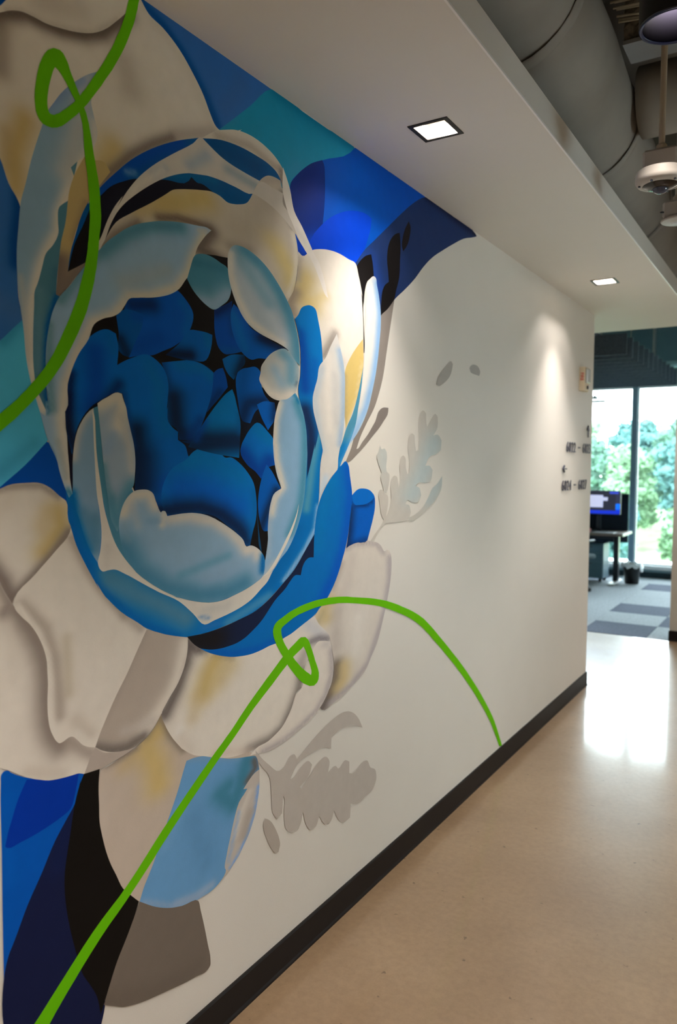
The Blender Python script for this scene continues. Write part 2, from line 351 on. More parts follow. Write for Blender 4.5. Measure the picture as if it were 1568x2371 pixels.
# ------------------------------------------------------------------ mural paint data: wall millimetres (along the wall, height)
# (name, outline, pigment, airbrush passes [path, pigment, reach along, reach up, strength], mesh step along, mesh step up)
MURAL=[
('colour_field',[(951,2555),(1010,2585),(996,2553),(989,2538),(983,2517),(949,2481)],(0,83,176),[],6.7,5.8),
('colour_field',[(948,2267),(974,2236),(992,2193),(1016,2160),(1019,2149),(1011,2080),(1008,2010),(1013,1955),(1023,1927),(966,1875),(938,1855)],(56,117,196),[([(1014,2205),(1016,2148),(1006,2079),(1006,2037)],(0,72,155),26,23,0.95),([(968,1947),(999,1939)],(73,122,191),49,43,0.7)],6.9,6.1),
('colour_field',[(1024,1930),(995,1903),(966,1875),(938,1855),(935,1697),(931,1556),(960,1580),(1018,1624),(1073,1675),(1095,1701),(1061,1761),(1039,1817)],(84,198,241),[([(972,1876),(1014,1925)],(50,146,196),25,22,0.6),([(960,1611),(1042,1670)],(60,153,198),30,27,0.5)],7.1,6.2),
('colour_field',[(931,1556),(960,1580),(1018,1624),(1073,1675),(1101,1665),(1122,1596),(1128,1544),(1117,1535),(1023,1524),(931,1529)],(0,83,187),[],7.4,6.4),
('colour_field',[(1346,2739),(1464,2739),(1576,2739),(1737,2739),(1869,2739),(1878,2739),(1816,2668),(1736,2590),(1647,2526),(1617,2533),(1578,2600),(1536,2641),(1487,2678),(1428,2704),(1382,2714)],(56,117,196),[([(1362,2729),(1428,2710),(1487,2683),(1536,2647),(1585,2603),(1633,2542)],(0,83,164),32,21,0.95),([(1737,2702),(1662,2603)],(66,112,180),56,35,0.5)],12.0,7.8),
('colour_field',[(1874,2739),(2036,2738),(2186,2738),(2354,2739),(2376,2727),(2266,2658),(2163,2601),(2083,2558),(2021,2517),(1976,2482),(1933,2469),(1864,2488),(1735,2538),(1635,2533),(1687,2577),(1773,2651)],(29,153,194),[([(1899,2740),(2354,2738)],(0,128,171),55,30,0.8),([(1969,2522),(2006,2559)],(56,156,205),51,29,0.6),([(1619,2526),(1705,2587)],(50,146,190),36,23,0.5)],16.1,9.1),
('colour_field',[(2360,2739),(2609,2739),(2930,2739),(2949,2725),(2851,2661),(2777,2611),(2644,2520),(2538,2443),(2459,2386),(2378,2345),(2185,2293),(2017,2274),(1967,2410),(1971,2493),(2049,2565),(2150,2626),(2327,2711)],(0,88,206),[([(2431,2742),(2905,2740)],(0,83,197),42,19,0.8)],21.1,10.4),
('leaf_shape',[(1971,2493),(1995,2522),(2049,2569),(2088,2596),(2150,2627),(2162,2616),(2167,2584),(2168,2515),(2163,2465),(2156,2424),(2166,2348),(2034,2288),(2019,2289),(2008,2347),(1990,2417),(1977,2459)],(0,47,143),[([(2051,2320),(2138,2361)],(0,81,238),85,47,0.9),([(2050,2504),(2101,2581)],(0,40,132),98,54,0.6)],17.3,9.5),
('leaf_shape',[(2156,2424),(2193,2451),(2250,2483),(2329,2515),(2392,2530),(2446,2535),(2481,2530),(2477,2499),(2458,2456),(2426,2399),(2368,2343),(2232,2314),(2139,2312),(2077,2302),(2076,2326)],(0,72,229),[],20.0,10.2),
('colour_field',[(2930,2739),(3220,2739),(3475,2733),(3498,2725),(3475,2716),(3339,2673),(3219,2619),(3122,2572),(2985,2499),(2913,2448),(2844,2391),(2751,2327),(2675,2279),(2614,2232),(2558,2190),(2530,2236),(2506,2315),(2373,2335),(2370,2346),(2426,2400),(2503,2457),(2607,2533),(2731,2623),(2809,2676)],(34,58,111),[([(2930,2742),(3497,2729)],(12,22,52),47,19,0.8),([(2459,2386),(2529,2292)],(36,76,164),129,62,0.8)],27.2,11.9),
('accent_mark',[(2373,2332),(2400,2359),(2437,2385),(2481,2402),(2493,2372),(2502,2329),(2477,2314),(2455,2299),(2439,2268),(2431,2224),(2427,2180),(2418,2243),(2399,2293)],(24,21,22),[],21.9,10.7),
('accent_mark',[(2676,2526),(2705,2536),(2713,2492),(2710,2433),(2705,2368),(2680,2310),(2662,2269),(2614,2229),(2558,2190),(2560,2242),(2570,2289),(2588,2312),(2619,2331),(2613,2365),(2603,2408),(2609,2455),(2633,2495)],(24,21,22),[],24.6,11.3),
('accent_mark',[(2782,2602),(2798,2584),(2792,2547),(2773,2509),(2735,2472),(2725,2489),(2731,2525),(2752,2566)],(30,26,32),[],26.3,11.7),
('grey_band',[(2554,2189),(2614,2229),(2666,2273),(2614,2090),(2601,2042),(2591,2004),(2575,1956),(2550,1904),(2516,1849),(2459,1788),(2412,1734),(2385,1690),(2389,1690),(2428,1717),(2468,1746),(2501,1776),(2522,1796),(2547,1834),(2577,1850),(2625,1854),(2624,1837),(2586,1799),(2552,1772),(2518,1750),(2453,1707),(2389,1670),(2324,1641),(2309,1641),(2350,1696),(2380,1760),(2427,1818),(2466,1889),(2498,1965),(2530,2046)],(148,140,134),[([(2621,1852),(2518,1754)],(132,124,120),137,65,0.8)],22.9,11.2),  # outer band in plain grey mural paint
('petal',[(950,2497),(990,2529),(1137,2641),(1352,2739),(1382,2714),(1428,2704),(1487,2678),(1536,2641),(1578,2600),(1602,2566),(1626,2540),(1647,2535),(1736,2572),(1626,2486),(1492,2353),(1316,2288),(1211,2170),(1126,2018),(1103,1990),(1041,2089),(1016,2160),(992,2197),(974,2236),(945,2282)],(236,229,218),[([(962,2507),(989,2524),(1037,2546),(1076,2549),(1121,2555),(1183,2574),(1238,2602),(1282,2646),(1316,2686)],(108,96,88),34,27,0.95),([(980,2492),(978,2411)],(140,128,118),38,34,0.6),([(1032,2331),(1009,2262),(1007,2193)],(210,182,113),48,42,0.79),([(987,2295),(992,2229)],(198,171,118),29,26,0.44),([(1266,2356),(1233,2302),(1193,2256)],(216,190,123),63,48,0.79),([(1224,2266),(1265,2306),(1321,2360),(1388,2409),(1459,2451)],(124,112,104),30,22,0.85),([(1369,2731),(1428,2701),(1536,2638),(1611,2541)],(222,214,198),47,32,0.6),([(1302,2567),(1323,2513)],(190,180,168),67,50,0.6),([(1484,2466),(1611,2519)],(170,158,148),43,29,0.6)],9.1,6.9),
('petal',[(950,2502),(985,2524),(1000,2534),(1027,2546),(1060,2550),(1086,2551),(1121,2558),(1168,2571),(1212,2590),(1245,2613),(1282,2650),(1312,2683),(1349,2722),(1369,2713),(1362,2717),(1346,2739),(1082,2622),(1010,2585),(994,2552)],(236,229,218),[([(1077,2588),(1169,2622)],(206,196,184),56,45,0.6),([(996,2531),(1031,2547),(1087,2552),(1168,2572),(1218,2593),(1283,2651)],(206,198,186),13,11,0.8)],8.0,6.4),
('petal',[(1088,2372),(1104,2396),(1122,2422),(1167,2469),(1197,2494),(1228,2513),(1260,2526),(1220,2474),(1204,2437),(1211,2410),(1221,2377),(1214,2348),(1186,2311),(1164,2294),(1148,2272),(1152,2253),(1140,2219),(1118,2186),(1112,2164),(1114,2179),(1110,2151),(1111,2126),(1097,2097),(1078,2074),(1068,2043),(1056,2006),(1049,1990),(1047,1961),(1043,1889),(1043,1832),(1049,1789),(1071,1744),(1076,1730),(1094,1671),(1118,1599),(1127,1562),(1118,1581),(1094,1644),(1075,1679),(1057,1737),(1048,1763),(1039,1788),(1026,1844),(1020,1911),(1014,1950),(1008,2010),(1008,2066),(1013,2114),(1017,2149),(1019,2163),(1030,2200),(1047,2261),(1062,2305),(1072,2332)],(146,182,211),[([(1215,2393),(1214,2351),(1179,2305),(1152,2255),(1129,2204),(1112,2164),(1108,2125),(1081,2080),(1067,2051),(1051,2002),(1040,1954),(1035,1902),(1037,1846),(1045,1789),(1064,1744)],(236,229,218),27,22,0.95),([(1189,2473),(1189,2443),(1164,2345),(1134,2261)],(206,206,204),54,43,0.8),([(1087,2374),(1122,2419),(1182,2476)],(136,168,218),20,16,0.7),([(1016,2012),(1025,1943),(1029,1845)],(204,202,198),14,12,0.6)],7.7,6.4),
('petal',[(1146,2275),(1164,2294),(1159,2275),(1154,2259)],(99,150,174),[],8.1,6.5),
('petal',[(1114,2181),(1123,2190),(1137,2201),(1139,2171),(1130,2136),(1118,2107),(1111,2067),(1106,2031),(1102,1993),(1112,1991),(1100,1962),(1085,1922),(1076,1877),(1074,1821),(1077,1762),(1091,1704),(1101,1665),(1108,1623),(1076,1733),(1049,1789),(1043,1832),(1043,1889),(1047,1961),(1049,1990),(1056,2006),(1068,2043),(1078,2074),(1097,2097),(1111,2126),(1110,2151)],(84,138,162),[([(1104,1991),(1080,1924),(1069,1835),(1072,1777),(1078,1757)],(0,90,171),12,10,1),([(1105,2042),(1100,2000)],(60,116,147),22,18,0.6),([(1062,1993),(1055,1877),(1062,1790)],(105,154,178),19,16,0.6)],7.7,6.4),
('petal',[(1183,2310),(1154,2259),(1140,2219),(1137,2201),(1130,2154),(1117,2106),(1108,2043),(1102,1993),(1111,1991),(1129,2009),(1159,2045),(1190,2077),(1222,2117),(1276,2165),(1341,2207),(1386,2236),(1323,2229),(1272,2191),(1215,2137),(1175,2094),(1134,2048),(1144,2098),(1161,2150),(1192,2213),(1228,2264),(1257,2301),(1241,2317),(1202,2310)],(204,182,126),[([(1116,2068),(1104,1995)],(134,118,108),40,33,1),([(1122,1999),(1191,2094),(1255,2163),(1332,2212)],(134,120,112),52,41,1),([(1151,2213),(1128,2118)],(202,178,123),30,24,0.53),([(1185,2211),(1153,2121)],(158,138,110),17,13,0.6)],8.5,6.7),
('petal',[(1134,2048),(1142,2092),(1155,2131),(1177,2188),(1193,2216),(1192,2210),(1224,2254),(1245,2277),(1265,2297),(1321,2350),(1388,2399),(1474,2448),(1561,2487),(1517,2471),(1569,2490),(1647,2512),(1723,2522),(1798,2525),(1864,2520),(1919,2506),(1923,2488),(1905,2420),(1772,2370),(1663,2335),(1606,2348),(1510,2320),(1386,2236),(1255,2156),(1190,2085)],(0,90,157),[([(1216,2242),(1320,2340),(1411,2404),(1484,2446)],(0,76,183),56,41,0.9),([(1307,2317),(1331,2323)],(105,155,208),16,12,0.8),([(1145,2093),(1181,2183)],(0,88,176),14,11,0.9),([(1618,2497),(1798,2490)],(0,76,139),75,47,0.7),([(1459,2359),(1615,2398)],(0,110,171),30,20,0.7)],10.7,7.5),
('petal',[(1134,2048),(1153,2112),(1176,2157),(1208,2218),(1228,2239),(1257,2268),(1298,2293),(1329,2308),(1369,2320),(1434,2339),(1519,2363),(1528,2376),(1555,2368),(1563,2370),(1612,2363),(1612,2339),(1510,2320),(1412,2277),(1386,2236),(1255,2156),(1190,2085)],(22,24,40),[([(1137,2055),(1184,2153)],(24,21,22),35,28,0.9)],9.9,7.2),
('petal',[(1568,2490),(1535,2463),(1459,2410),(1387,2356),(1342,2314),(1307,2272),(1277,2228),(1294,2258),(1270,2228),(1247,2189),(1231,2153),(1216,2117),(1219,2104),(1239,2143),(1255,2180),(1276,2215),(1311,2253),(1319,2260),(1378,2307),(1434,2344),(1498,2375),(1566,2396),(1626,2407),(1511,2381),(1579,2397),(1646,2404),(1705,2405),(1785,2410),(1824,2456),(1735,2458),(1687,2461),(1646,2467),(1607,2478),(1585,2485)],(216,210,202),[([(1588,2450),(1524,2404)],(161,180,199),37,24,0.7),([(1392,2341),(1434,2368)],(171,183,196),24,17,0.6),([(1675,2443),(1798,2436)],(144,166,180),35,21,0.7),([(1281,2223),(1342,2296),(1425,2361)],(236,229,218),14,10,0.6)],10.6,7.5),
('petal',[(1567,2488),(1635,2533),(1664,2545),(1705,2560),(1773,2570),(1850,2563),(1894,2550),(1922,2535),(1944,2518),(1958,2498),(1973,2469),(1992,2420),(2037,2382),(2094,2326),(2061,2309),(2007,2346),(1992,2361),(1955,2410),(1933,2457),(1922,2490),(1905,2505),(1864,2518),(1798,2523),(1723,2522),(1647,2512)],(226,218,204),[([(1635,2517),(1773,2540),(1891,2521)],(176,166,152),31,19,0.7),([(1922,2523),(1930,2468),(1955,2414)],(128,118,112),22,13,0.8),([(1955,2496),(1984,2422)],(236,229,218),23,13,0.7)],14.8,8.8),
('petal',[(1460,2322),(1490,2333),(1521,2342),(1563,2353),(1607,2362),(1640,2361),(1675,2353),(1699,2356),(1723,2362),(1760,2378),(1780,2403),(1798,2432),(1830,2468),(1857,2484),(1891,2490),(1920,2489),(1932,2457),(1962,2403),(1992,2361),(2008,2323),(2015,2274),(2007,2236),(1993,2182),(1957,2139),(1906,2144),(1735,2177),(1671,2175),(1589,2146),(1509,2164),(1535,2189),(1510,2218),(1459,2212),(1433,2202),(1297,2161),(1222,2111),(1226,2121),(1239,2143),(1272,2191),(1319,2225),(1386,2269),(1434,2303)],(214,204,190),[([(1434,2283),(1577,2336),(1536,2327),(1490,2300)],(215,190,120),85,58,0.84),([(1341,2237),(1458,2290)],(210,185,123),45,32,0.62),([(1411,2240),(1480,2257),(1552,2262),(1600,2259)],(120,104,94),26,18,0.9),([(1600,2254),(1557,2201),(1617,2190),(1671,2176)],(116,104,98),53,34,0.95),([(1238,2127),(1276,2165),(1341,2207)],(132,118,108),26,20,0.9),([(1857,2306),(1905,2286),(1970,2230),(1978,2196)],(226,204,136),80,47,0.84),([(1984,2359),(2003,2301),(2004,2246),(1992,2212),(1963,2155)],(240,232,216),23,13,0.8),([(1857,2402),(1824,2337),(1772,2284)],(188,176,160),123,74,0.7),([(1930,2456),(1955,2401),(1984,2368)],(140,130,122),27,16,0.8),([(1830,2462),(1891,2485),(1919,2485)],(186,176,164),30,18,0.6),([(1686,2238),(1772,2248)],(150,138,128),39,24,0.6)],12.5,8.1),
('petal',[(2015,2301),(2011,2237),(1993,2180),(1960,2137),(1986,2100),(2001,2085),(2086,2011),(2161,1975),(2258,1798),(2260,1671),(2256,1617),(2273,1699),(2304,1763),(2360,1829),(2413,1917),(2428,1997),(2433,2087),(2436,2137),(2423,2228),(2410,2265),(2392,2304),(2370,2343),(2325,2347),(2252,2352),(2200,2349),(2157,2342),(2084,2320),(2038,2293)],(236,229,218),[([(2053,2224),(2031,2164),(2085,2152)],(226,201,131),113,63,0.84),([(2134,2179),(2167,2192)],(226,206,148),50,27,0.7),([(2000,2171),(1971,2135),(1993,2101)],(172,156,140),56,32,0.9),([(2022,2282),(2011,2215)],(190,178,164),33,19,0.8),([(2169,1995),(2211,2046),(2237,2078)],(142,134,128),43,23,0.85),([(2272,2148),(2301,2040)],(240,232,222),86,44,0.5),([(2238,2008),(2283,1990)],(206,200,194),45,24,0.6)],19.1,10.1),
('petal',[(2425,2087),(2386,2056),(2334,2006),(2304,1964),(2298,1887),(2302,1801),(2310,1761),(2332,1788),(2360,1829),(2389,1875),(2415,1932),(2430,1998)],(222,196,122),[([(2302,1945),(2300,1777)],(176,158,120),23,12,0.7),([(2422,2007),(2379,1865),(2323,1773)],(238,222,180),15,8,0.6)],21.0,10.7),
('outline_mark',[(2420,2237),(2427,2175),(2434,2107),(2438,2068),(2436,2039),(2431,2038),(2429,2086),(2423,2174),(2412,2250)],(24,21,22),[],21.8,10.8),
('ribbon_veil',[(1785,2411),(1824,2456),(1877,2456),(1933,2455),(1933,2424),(1955,2410),(1992,2370),(2011,2345),(1984,2359),(1933,2383),(1878,2400),(1830,2408)],(214,206,196),[],15.4,8.9),
('ribbon_veil',[(1933,2533),(1969,2480),(1992,2420),(2037,2382),(2092,2326),(2133,2294),(2175,2227),(2191,2189),(2180,2192),(2142,2234),(2084,2296),(2061,2308),(2030,2331),(1992,2370),(1956,2410),(1933,2457)],(240,234,226),[([(2007,2365),(2084,2324)],(224,220,216),24,13,0.6)],17.0,9.4),
('petal',[(2507,2327),(2476,2314),(2454,2288),(2444,2242),(2441,2177),(2438,2108),(2438,2039),(2432,1988),(2419,1927),(2394,1826),(2347,1755),(2287,1690),(2320,1680),(2298,1657),(2278,1631),(2301,1656),(2317,1672),(2343,1706),(2402,1757),(2471,1846),(2497,1904),(2521,1967),(2549,2088),(2558,2192),(2541,2265),(2525,2303),(2519,2322)],(240,235,228),[([(2523,2307),(2552,2196),(2538,2071),(2509,1961),(2449,1835),(2352,1726)],(141,190,241),45,22,0.9),([(2447,2257),(2439,2137)],(206,206,206),25,12,0.6),([(2390,1806),(2296,1685)],(176,210,241),42,21,0.6)],21.9,10.9),
('petal',[(2429,1990),(2421,1933),(2410,1885),(2396,1840),(2380,1784),(2346,1724),(2313,1680),(2276,1631),(2269,1618),(2252,1616),(2254,1645),(2263,1677),(2283,1706),(2315,1763),(2356,1814),(2394,1891),(2417,1953)],(80,151,184),[([(2312,1692),(2254,1622)],(0,122,206),69,36,1),([(2372,1760),(2276,1633)],(105,176,231),24,12,0.6)],20.8,10.7),
('petal',[(1121,1575),(1122,1544),(1127,1495),(1145,1447),(1171,1398),(1210,1335),(1247,1295),(1226,1318),(1276,1272),(1342,1227),(1413,1194),(1463,1178),(1515,1167),(1564,1166),(1501,1172),(1566,1167),(1653,1172),(1720,1180),(1797,1193),(1865,1220),(1937,1259),(1997,1295),(2059,1351),(2111,1400),(2127,1447),(2138,1498),(2141,1548),(2148,1631),(2162,1682),(2150,1723),(2133,1748),(2088,1753),(2056,1787),(2011,1604),(1865,1352),(1612,1280),(1451,1320),(1332,1476),(1248,1675),(1168,1642)],(0,119,201),[([(1151,1549),(1180,1454)],(0,106,176),36,29,0.6),([(1243,1351),(1285,1328),(1399,1274),(1499,1219)],(86,145,180),72,54,0.95),([(1227,1372),(1307,1336)],(79,141,175),32,25,0.7),([(2138,1723),(2129,1722),(2097,1622),(2082,1549),(2066,1487)],(80,157,193),41,23,1),([(2135,1493),(2119,1420),(2059,1356),(1989,1301),(1941,1267)],(155,197,241),22,13,0.95),([(2011,1427),(1908,1305),(1797,1243)],(0,113,192),58,35,0.9),([(1865,1229),(1771,1205),(1671,1179)],(84,159,209),37,23,0.85),([(1572,1183),(1629,1185)],(50,125,202),25,17,0.7),([(1124,1532),(1149,1450),(1210,1342),(1234,1319),(1342,1231),(1473,1177)],(0,106,192),18,14,0.8)],12.4,8.3),
('petal',[(1205,1760),(1189,1750),(1169,1735),(1156,1714),(1146,1691),(1140,1663),(1137,1642),(1138,1605),(1139,1562),(1145,1531),(1154,1506),(1167,1467),(1184,1431),(1208,1397),(1212,1425),(1217,1457),(1215,1499),(1211,1528),(1208,1567),(1205,1605),(1203,1674),(1202,1724)],(138,174,206),[([(1197,1755),(1169,1732),(1149,1691),(1141,1642)],(214,208,200),22,17,0.85),([(1201,1500),(1200,1436)],(92,144,176),37,30,0.8),([(1138,1562),(1150,1509),(1180,1428)],(0,119,194),19,16,1),([(1166,1518),(1196,1452)],(84,141,180),29,24,0.6)],8.5,6.9),
('petal',[(1199,1759),(1204,1718),(1207,1649),(1212,1605),(1222,1553),(1239,1488),(1265,1431),(1308,1380),(1385,1322),(1484,1273),(1451,1287),(1518,1265),(1612,1247),(1701,1255),(1771,1270),(1831,1296),(1865,1352),(1733,1445),(1528,1464),(1332,1543),(1289,1611),(1248,1708),(1213,1769)],(82,145,175),[([(1205,1756),(1215,1675),(1230,1579),(1246,1514)],(73,137,164),15,12,0.8),([(1424,1300),(1581,1263),(1556,1265)],(75,141,178),67,47,0.6)],10.6,7.7),
('petal',[(1196,1752),(1198,1718),(1200,1665),(1203,1605),(1206,1560),(1214,1515),(1218,1457),(1213,1422),(1207,1398),(1213,1383),(1221,1377),(1235,1378),(1256,1378),(1286,1365),(1353,1329),(1414,1297),(1339,1338),(1399,1305),(1474,1269),(1526,1229),(1572,1191),(1572,1192),(1612,1196),(1683,1206),(1732,1216),(1778,1231),(1824,1256),(1858,1276),(1881,1302),(1922,1338),(1959,1387),(1988,1429),(2015,1476),(2023,1506),(2013,1489),(1973,1420),(1937,1376),(1908,1348),(1831,1296),(1771,1270),(1701,1255),(1659,1248),(1612,1247),(1564,1254),(1518,1265),(1451,1287),(1484,1273),(1449,1291),(1385,1322),(1344,1350),(1308,1380),(1284,1406),(1265,1431),(1239,1488),(1227,1527),(1219,1573),(1209,1636),(1204,1690),(1202,1737)],(230,224,214),[([(1572,1229),(1671,1229)],(206,206,202),33,22,0.6),([(1555,1214),(1589,1207)],(105,155,202),12,8,0.7),([(1236,1433),(1231,1388)],(214,208,200),18,14,0.5)],11.2,7.9),
('petal',[(1125,1745),(1124,1781),(1129,1806),(1141,1840),(1160,1876),(1188,1913),(1204,1946),(1236,1966),(1269,1979),(1295,2013),(1316,2030),(1456,2070),(1501,2114),(1544,2194),(1439,2096),(1488,2131),(1562,2183),(1686,2204),(1716,2077),(1864,2014),(1971,1989),(1824,1911),(1824,1862),(1928,1826),(1893,1735),(1900,1665),(1896,1630),(1929,1557),(1879,1520),(1865,1437),(1845,1342),(1797,1359),(1671,1410),(1453,1485),(1426,1488),(1383,1542),(1332,1543),(1306,1594),(1291,1710),(1241,1771),(1189,1749),(1154,1703),(1141,1648),(1139,1580),(1138,1561),(1133,1584),(1130,1623),(1124,1687),(1121,1744)],(24,21,22),[([(1125,1763),(1131,1672),(1135,1580)],(24,24,48),28,23,0.9),([(1209,1794),(1271,1806)],(7,39,109),51,40,0.9),([(1479,1659),(1586,1669)],(22,35,67),100,69,0.8),([(1734,1787),(1798,1711)],(20,30,60),100,63,0.7),([(1426,1512),(1605,1497)],(20,30,65),56,39,0.8)],10.6,7.6),
('petal',[(1308,2020),(1384,2038),(1431,2053),(1472,2074),(1503,2058),(1533,2024),(1521,1983),(1495,1954),(1459,1930),(1420,1913),(1387,1899),(1341,1892),(1308,1883),(1294,1941),(1294,1993)],(0,93,204),[([(1321,2011),(1384,2022)],(8,30,80),42,31,0.7040000000000001),([(1491,2049),(1521,2019),(1505,1973)],(0,109,202),29,20,0.7040000000000001),([(1337,1915),(1406,1941)],(0,70,177),52,38,0.528)],10.4,7.5),
('petal',[(1270,1976),(1294,1994),(1320,1997),(1356,1993),(1353,1970),(1331,1927),(1308,1884),(1289,1887),(1276,1897),(1277,1933)],(0,93,184),[([(1302,1891),(1281,1923)],(9,26,54),30,22,0.7040000000000001),([(1329,1986),(1347,1983)],(0,77,190),25,19,0.616)],9.5,7.2),
('petal',[(1122,1745),(1133,1815),(1152,1863),(1176,1899),(1203,1924),(1244,1940),(1268,1934),(1275,1906),(1271,1861),(1293,1873),(1319,1884),(1368,1898),(1396,1889),(1425,1868),(1440,1832),(1437,1797),(1433,1766),(1436,1775),(1439,1737),(1455,1722),(1473,1713),(1473,1692),(1500,1677),(1513,1648),(1556,1625),(1528,1537),(1476,1503),(1433,1491),(1406,1510),(1383,1552),(1346,1565),(1322,1564),(1325,1634),(1319,1678),(1308,1717),(1296,1766),(1287,1796),(1271,1798),(1233,1782),(1189,1755),(1154,1710),(1138,1648),(1124,1702)],(0,111,210),[([(1125,1775),(1131,1702),(1145,1666)],(22,22,48),30,25,0.88),([(1141,1828),(1128,1746)],(6,25,75),19,15,0.792),([(1207,1882),(1209,1804),(1193,1752)],(0,73,185),50,39,0.792),([(1275,1816),(1245,1782),(1209,1751)],(5,41,101),28,22,0.792),([(1330,1711),(1333,1624),(1337,1570)],(17,33,63),56,42,0.88),([(1361,1645),(1369,1577)],(13,42,92),72,54,0.66),([(1402,1513),(1451,1511)],(21,30,63),40,29,0.836),([(1373,1876),(1410,1822),(1405,1783),(1428,1716)],(0,121,202),42,30,0.616),([(1436,1575),(1476,1539)],(0,82,215),63,45,0.528),([(1244,1934),(1263,1889)],(0,109,200),21,16,0.616),([(1292,1795),(1304,1743),(1321,1671)],(4,63,140),16,12,0.616)],9.8,7.3),
('petal',[(1513,1648),(1529,1661),(1556,1670),(1589,1674),(1510,1647),(1526,1660),(1548,1670),(1572,1673),(1597,1673),(1637,1663),(1660,1649),(1684,1650),(1721,1635),(1759,1608),(1788,1576),(1801,1531),(1799,1466),(1784,1430),(1771,1390),(1752,1393),(1702,1439),(1672,1455),(1613,1487),(1557,1497),(1504,1501),(1453,1497),(1555,1497),(1491,1500),(1455,1497),(1426,1505),(1412,1555),(1442,1611)],(0,126,220),[([(1492,1625),(1540,1640),(1469,1666),(1558,1650),(1643,1628),(1733,1593)],(0,131,210),69,47,0.7040000000000001),([(1476,1553),(1484,1570),(1585,1553),(1702,1503)],(0,99,217),96,65,0.7040000000000001),([(1431,1509),(1476,1510),(1463,1513),(1557,1513),(1642,1490),(1714,1450),(1758,1411)],(18,34,74),62,42,0.88),([(1791,1552),(1794,1474),(1778,1418)],(0,112,190),29,18,0.616)],12.4,8.3),
('petal',[(1416,1884),(1469,1894),(1520,1902),(1574,1896),(1614,1877),(1582,1895),(1613,1880),(1610,1850),(1601,1812),(1587,1779),(1553,1720),(1521,1684),(1485,1689),(1519,1691),(1477,1693),(1473,1714),(1438,1737),(1436,1775),(1436,1790),(1441,1832)],(0,108,212),[([(1479,1885),(1574,1888),(1607,1870)],(0,121,200),41,27,0.7040000000000001),([(1458,1801),(1468,1724),(1519,1683)],(17,33,66),58,40,0.88),([(1516,1701),(1559,1746)],(6,63,152),34,23,0.7040000000000001),([(1420,1882),(1439,1825)],(0,63,140),24,17,0.7040000000000001)],11.5,7.9),
('petal',[(1521,1981),(1553,1984),(1585,1984),(1608,1981),(1605,1955),(1582,1910),(1531,1902),(1454,1903),(1430,1905),(1480,1941)],(0,103,199),[([(1440,1908),(1520,1915)],(9,24,56),41,29,0.88),([(1585,1978),(1596,1950)],(0,119,190),28,18,0.616)],11.6,7.9),
('petal',[(1616,2052),(1645,2064),(1692,2088),(1690,2050),(1697,2005),(1716,1973),(1733,1952),(1691,1941),(1656,1937),(1634,1950),(1619,1985)],(0,80,186),[([(1622,2045),(1686,2079)],(8,30,80),36,24,0.7040000000000001),([(1686,2049),(1697,1997)],(0,63,140),26,17,0.616),([(1650,1945),(1716,1950)],(0,95,177),26,17,0.528)],13.0,8.3),
('petal',[(1698,2081),(1716,2073),(1747,2047),(1772,2028),(1824,2014),(1892,1999),(1956,1988),(1892,1964),(1858,1948),(1811,1943),(1778,1935),(1734,1951),(1703,1983),(1686,2026),(1686,2056)],(0,98,199),[([(1824,2008),(1935,1991)],(15,26,56),56,34,0.88),([(1698,2051),(1747,1965)],(0,114,200),35,22,0.7040000000000001),([(1722,2078),(1798,2020)],(0,70,177),40,25,0.616)],14.1,8.7),
('petal',[(1649,1921),(1685,1937),(1746,1945),(1750,1926),(1722,1896),(1698,1869),(1673,1883),(1658,1900)],(0,106,191),[([(1746,1938),(1715,1884)],(17,28,54),35,22,0.792)],13.3,8.5),
('petal',[(1715,1891),(1734,1903),(1762,1910),(1804,1915),(1819,1906),(1824,1871),(1837,1843),(1865,1821),(1824,1801),(1798,1787),(1772,1750),(1737,1756),(1718,1806)],(0,103,207),[([(1734,1756),(1759,1809),(1837,1819)],(12,37,83),53,33,0.792),([(1746,1903),(1734,1827)],(0,87,177),39,25,0.528)],14.2,8.8),
('petal',[(1615,1881),(1632,1892),(1651,1897),(1664,1874),(1672,1846),(1638,1815),(1584,1770),(1598,1804),(1609,1843)],(0,85,194),[([(1592,1782),(1638,1830)],(8,49,111),25,16,0.7040000000000001)],12.6,8.3),
('petal',[(1691,1842),(1700,1828),(1710,1801),(1727,1751),(1725,1696),(1721,1649),(1614,1659),(1510,1675),(1559,1728),(1592,1763),(1632,1801),(1667,1829)],(0,131,215),[([(1532,1676),(1614,1685),(1721,1692),(1505,1700),(1614,1696),(1715,1703)],(18,36,74),71,47,0.88),([(1575,1747),(1542,1698)],(0,77,190),27,18,0.7040000000000001),([(1721,1775),(1724,1720)],(0,99,177),19,12,0.616)],12.9,8.4),
('petal',[(1804,1807),(1837,1819),(1891,1819),(1896,1777),(1858,1734),(1827,1769)],(0,106,212),[([(1892,1815),(1889,1768)],(9,42,89),31,18,0.792)],15.0,9.0),
('petal',[(1804,1754),(1858,1729),(1884,1709),(1896,1676),(1893,1663),(1896,1630),(1858,1621),(1824,1588),(1797,1609),(1759,1629),(1727,1668),(1733,1688),(1746,1706),(1772,1734)],(0,123,220),[([(1733,1660),(1811,1600),(1865,1638)],(0,60,165),70,43,0.792),([(1798,1739),(1865,1705)],(0,131,202),51,31,0.616)],14.6,9.0),
('petal',[(1851,1631),(1879,1609),(1909,1574),(1925,1556),(1893,1537),(1872,1512),(1860,1462),(1858,1429),(1838,1430),(1817,1465),(1809,1514),(1817,1563),(1834,1604)],(0,101,202),[([(1858,1625),(1831,1563)],(0,104,200),30,18,0.616),([(1824,1439),(1858,1496),(1900,1553)],(17,35,69),35,21,0.792)],15.1,9.2),
('petal',[(1805,1498),(1812,1440),(1824,1385),(1827,1368),(1819,1377),(1809,1432)],(17,76,119),[],14.7,9.1),
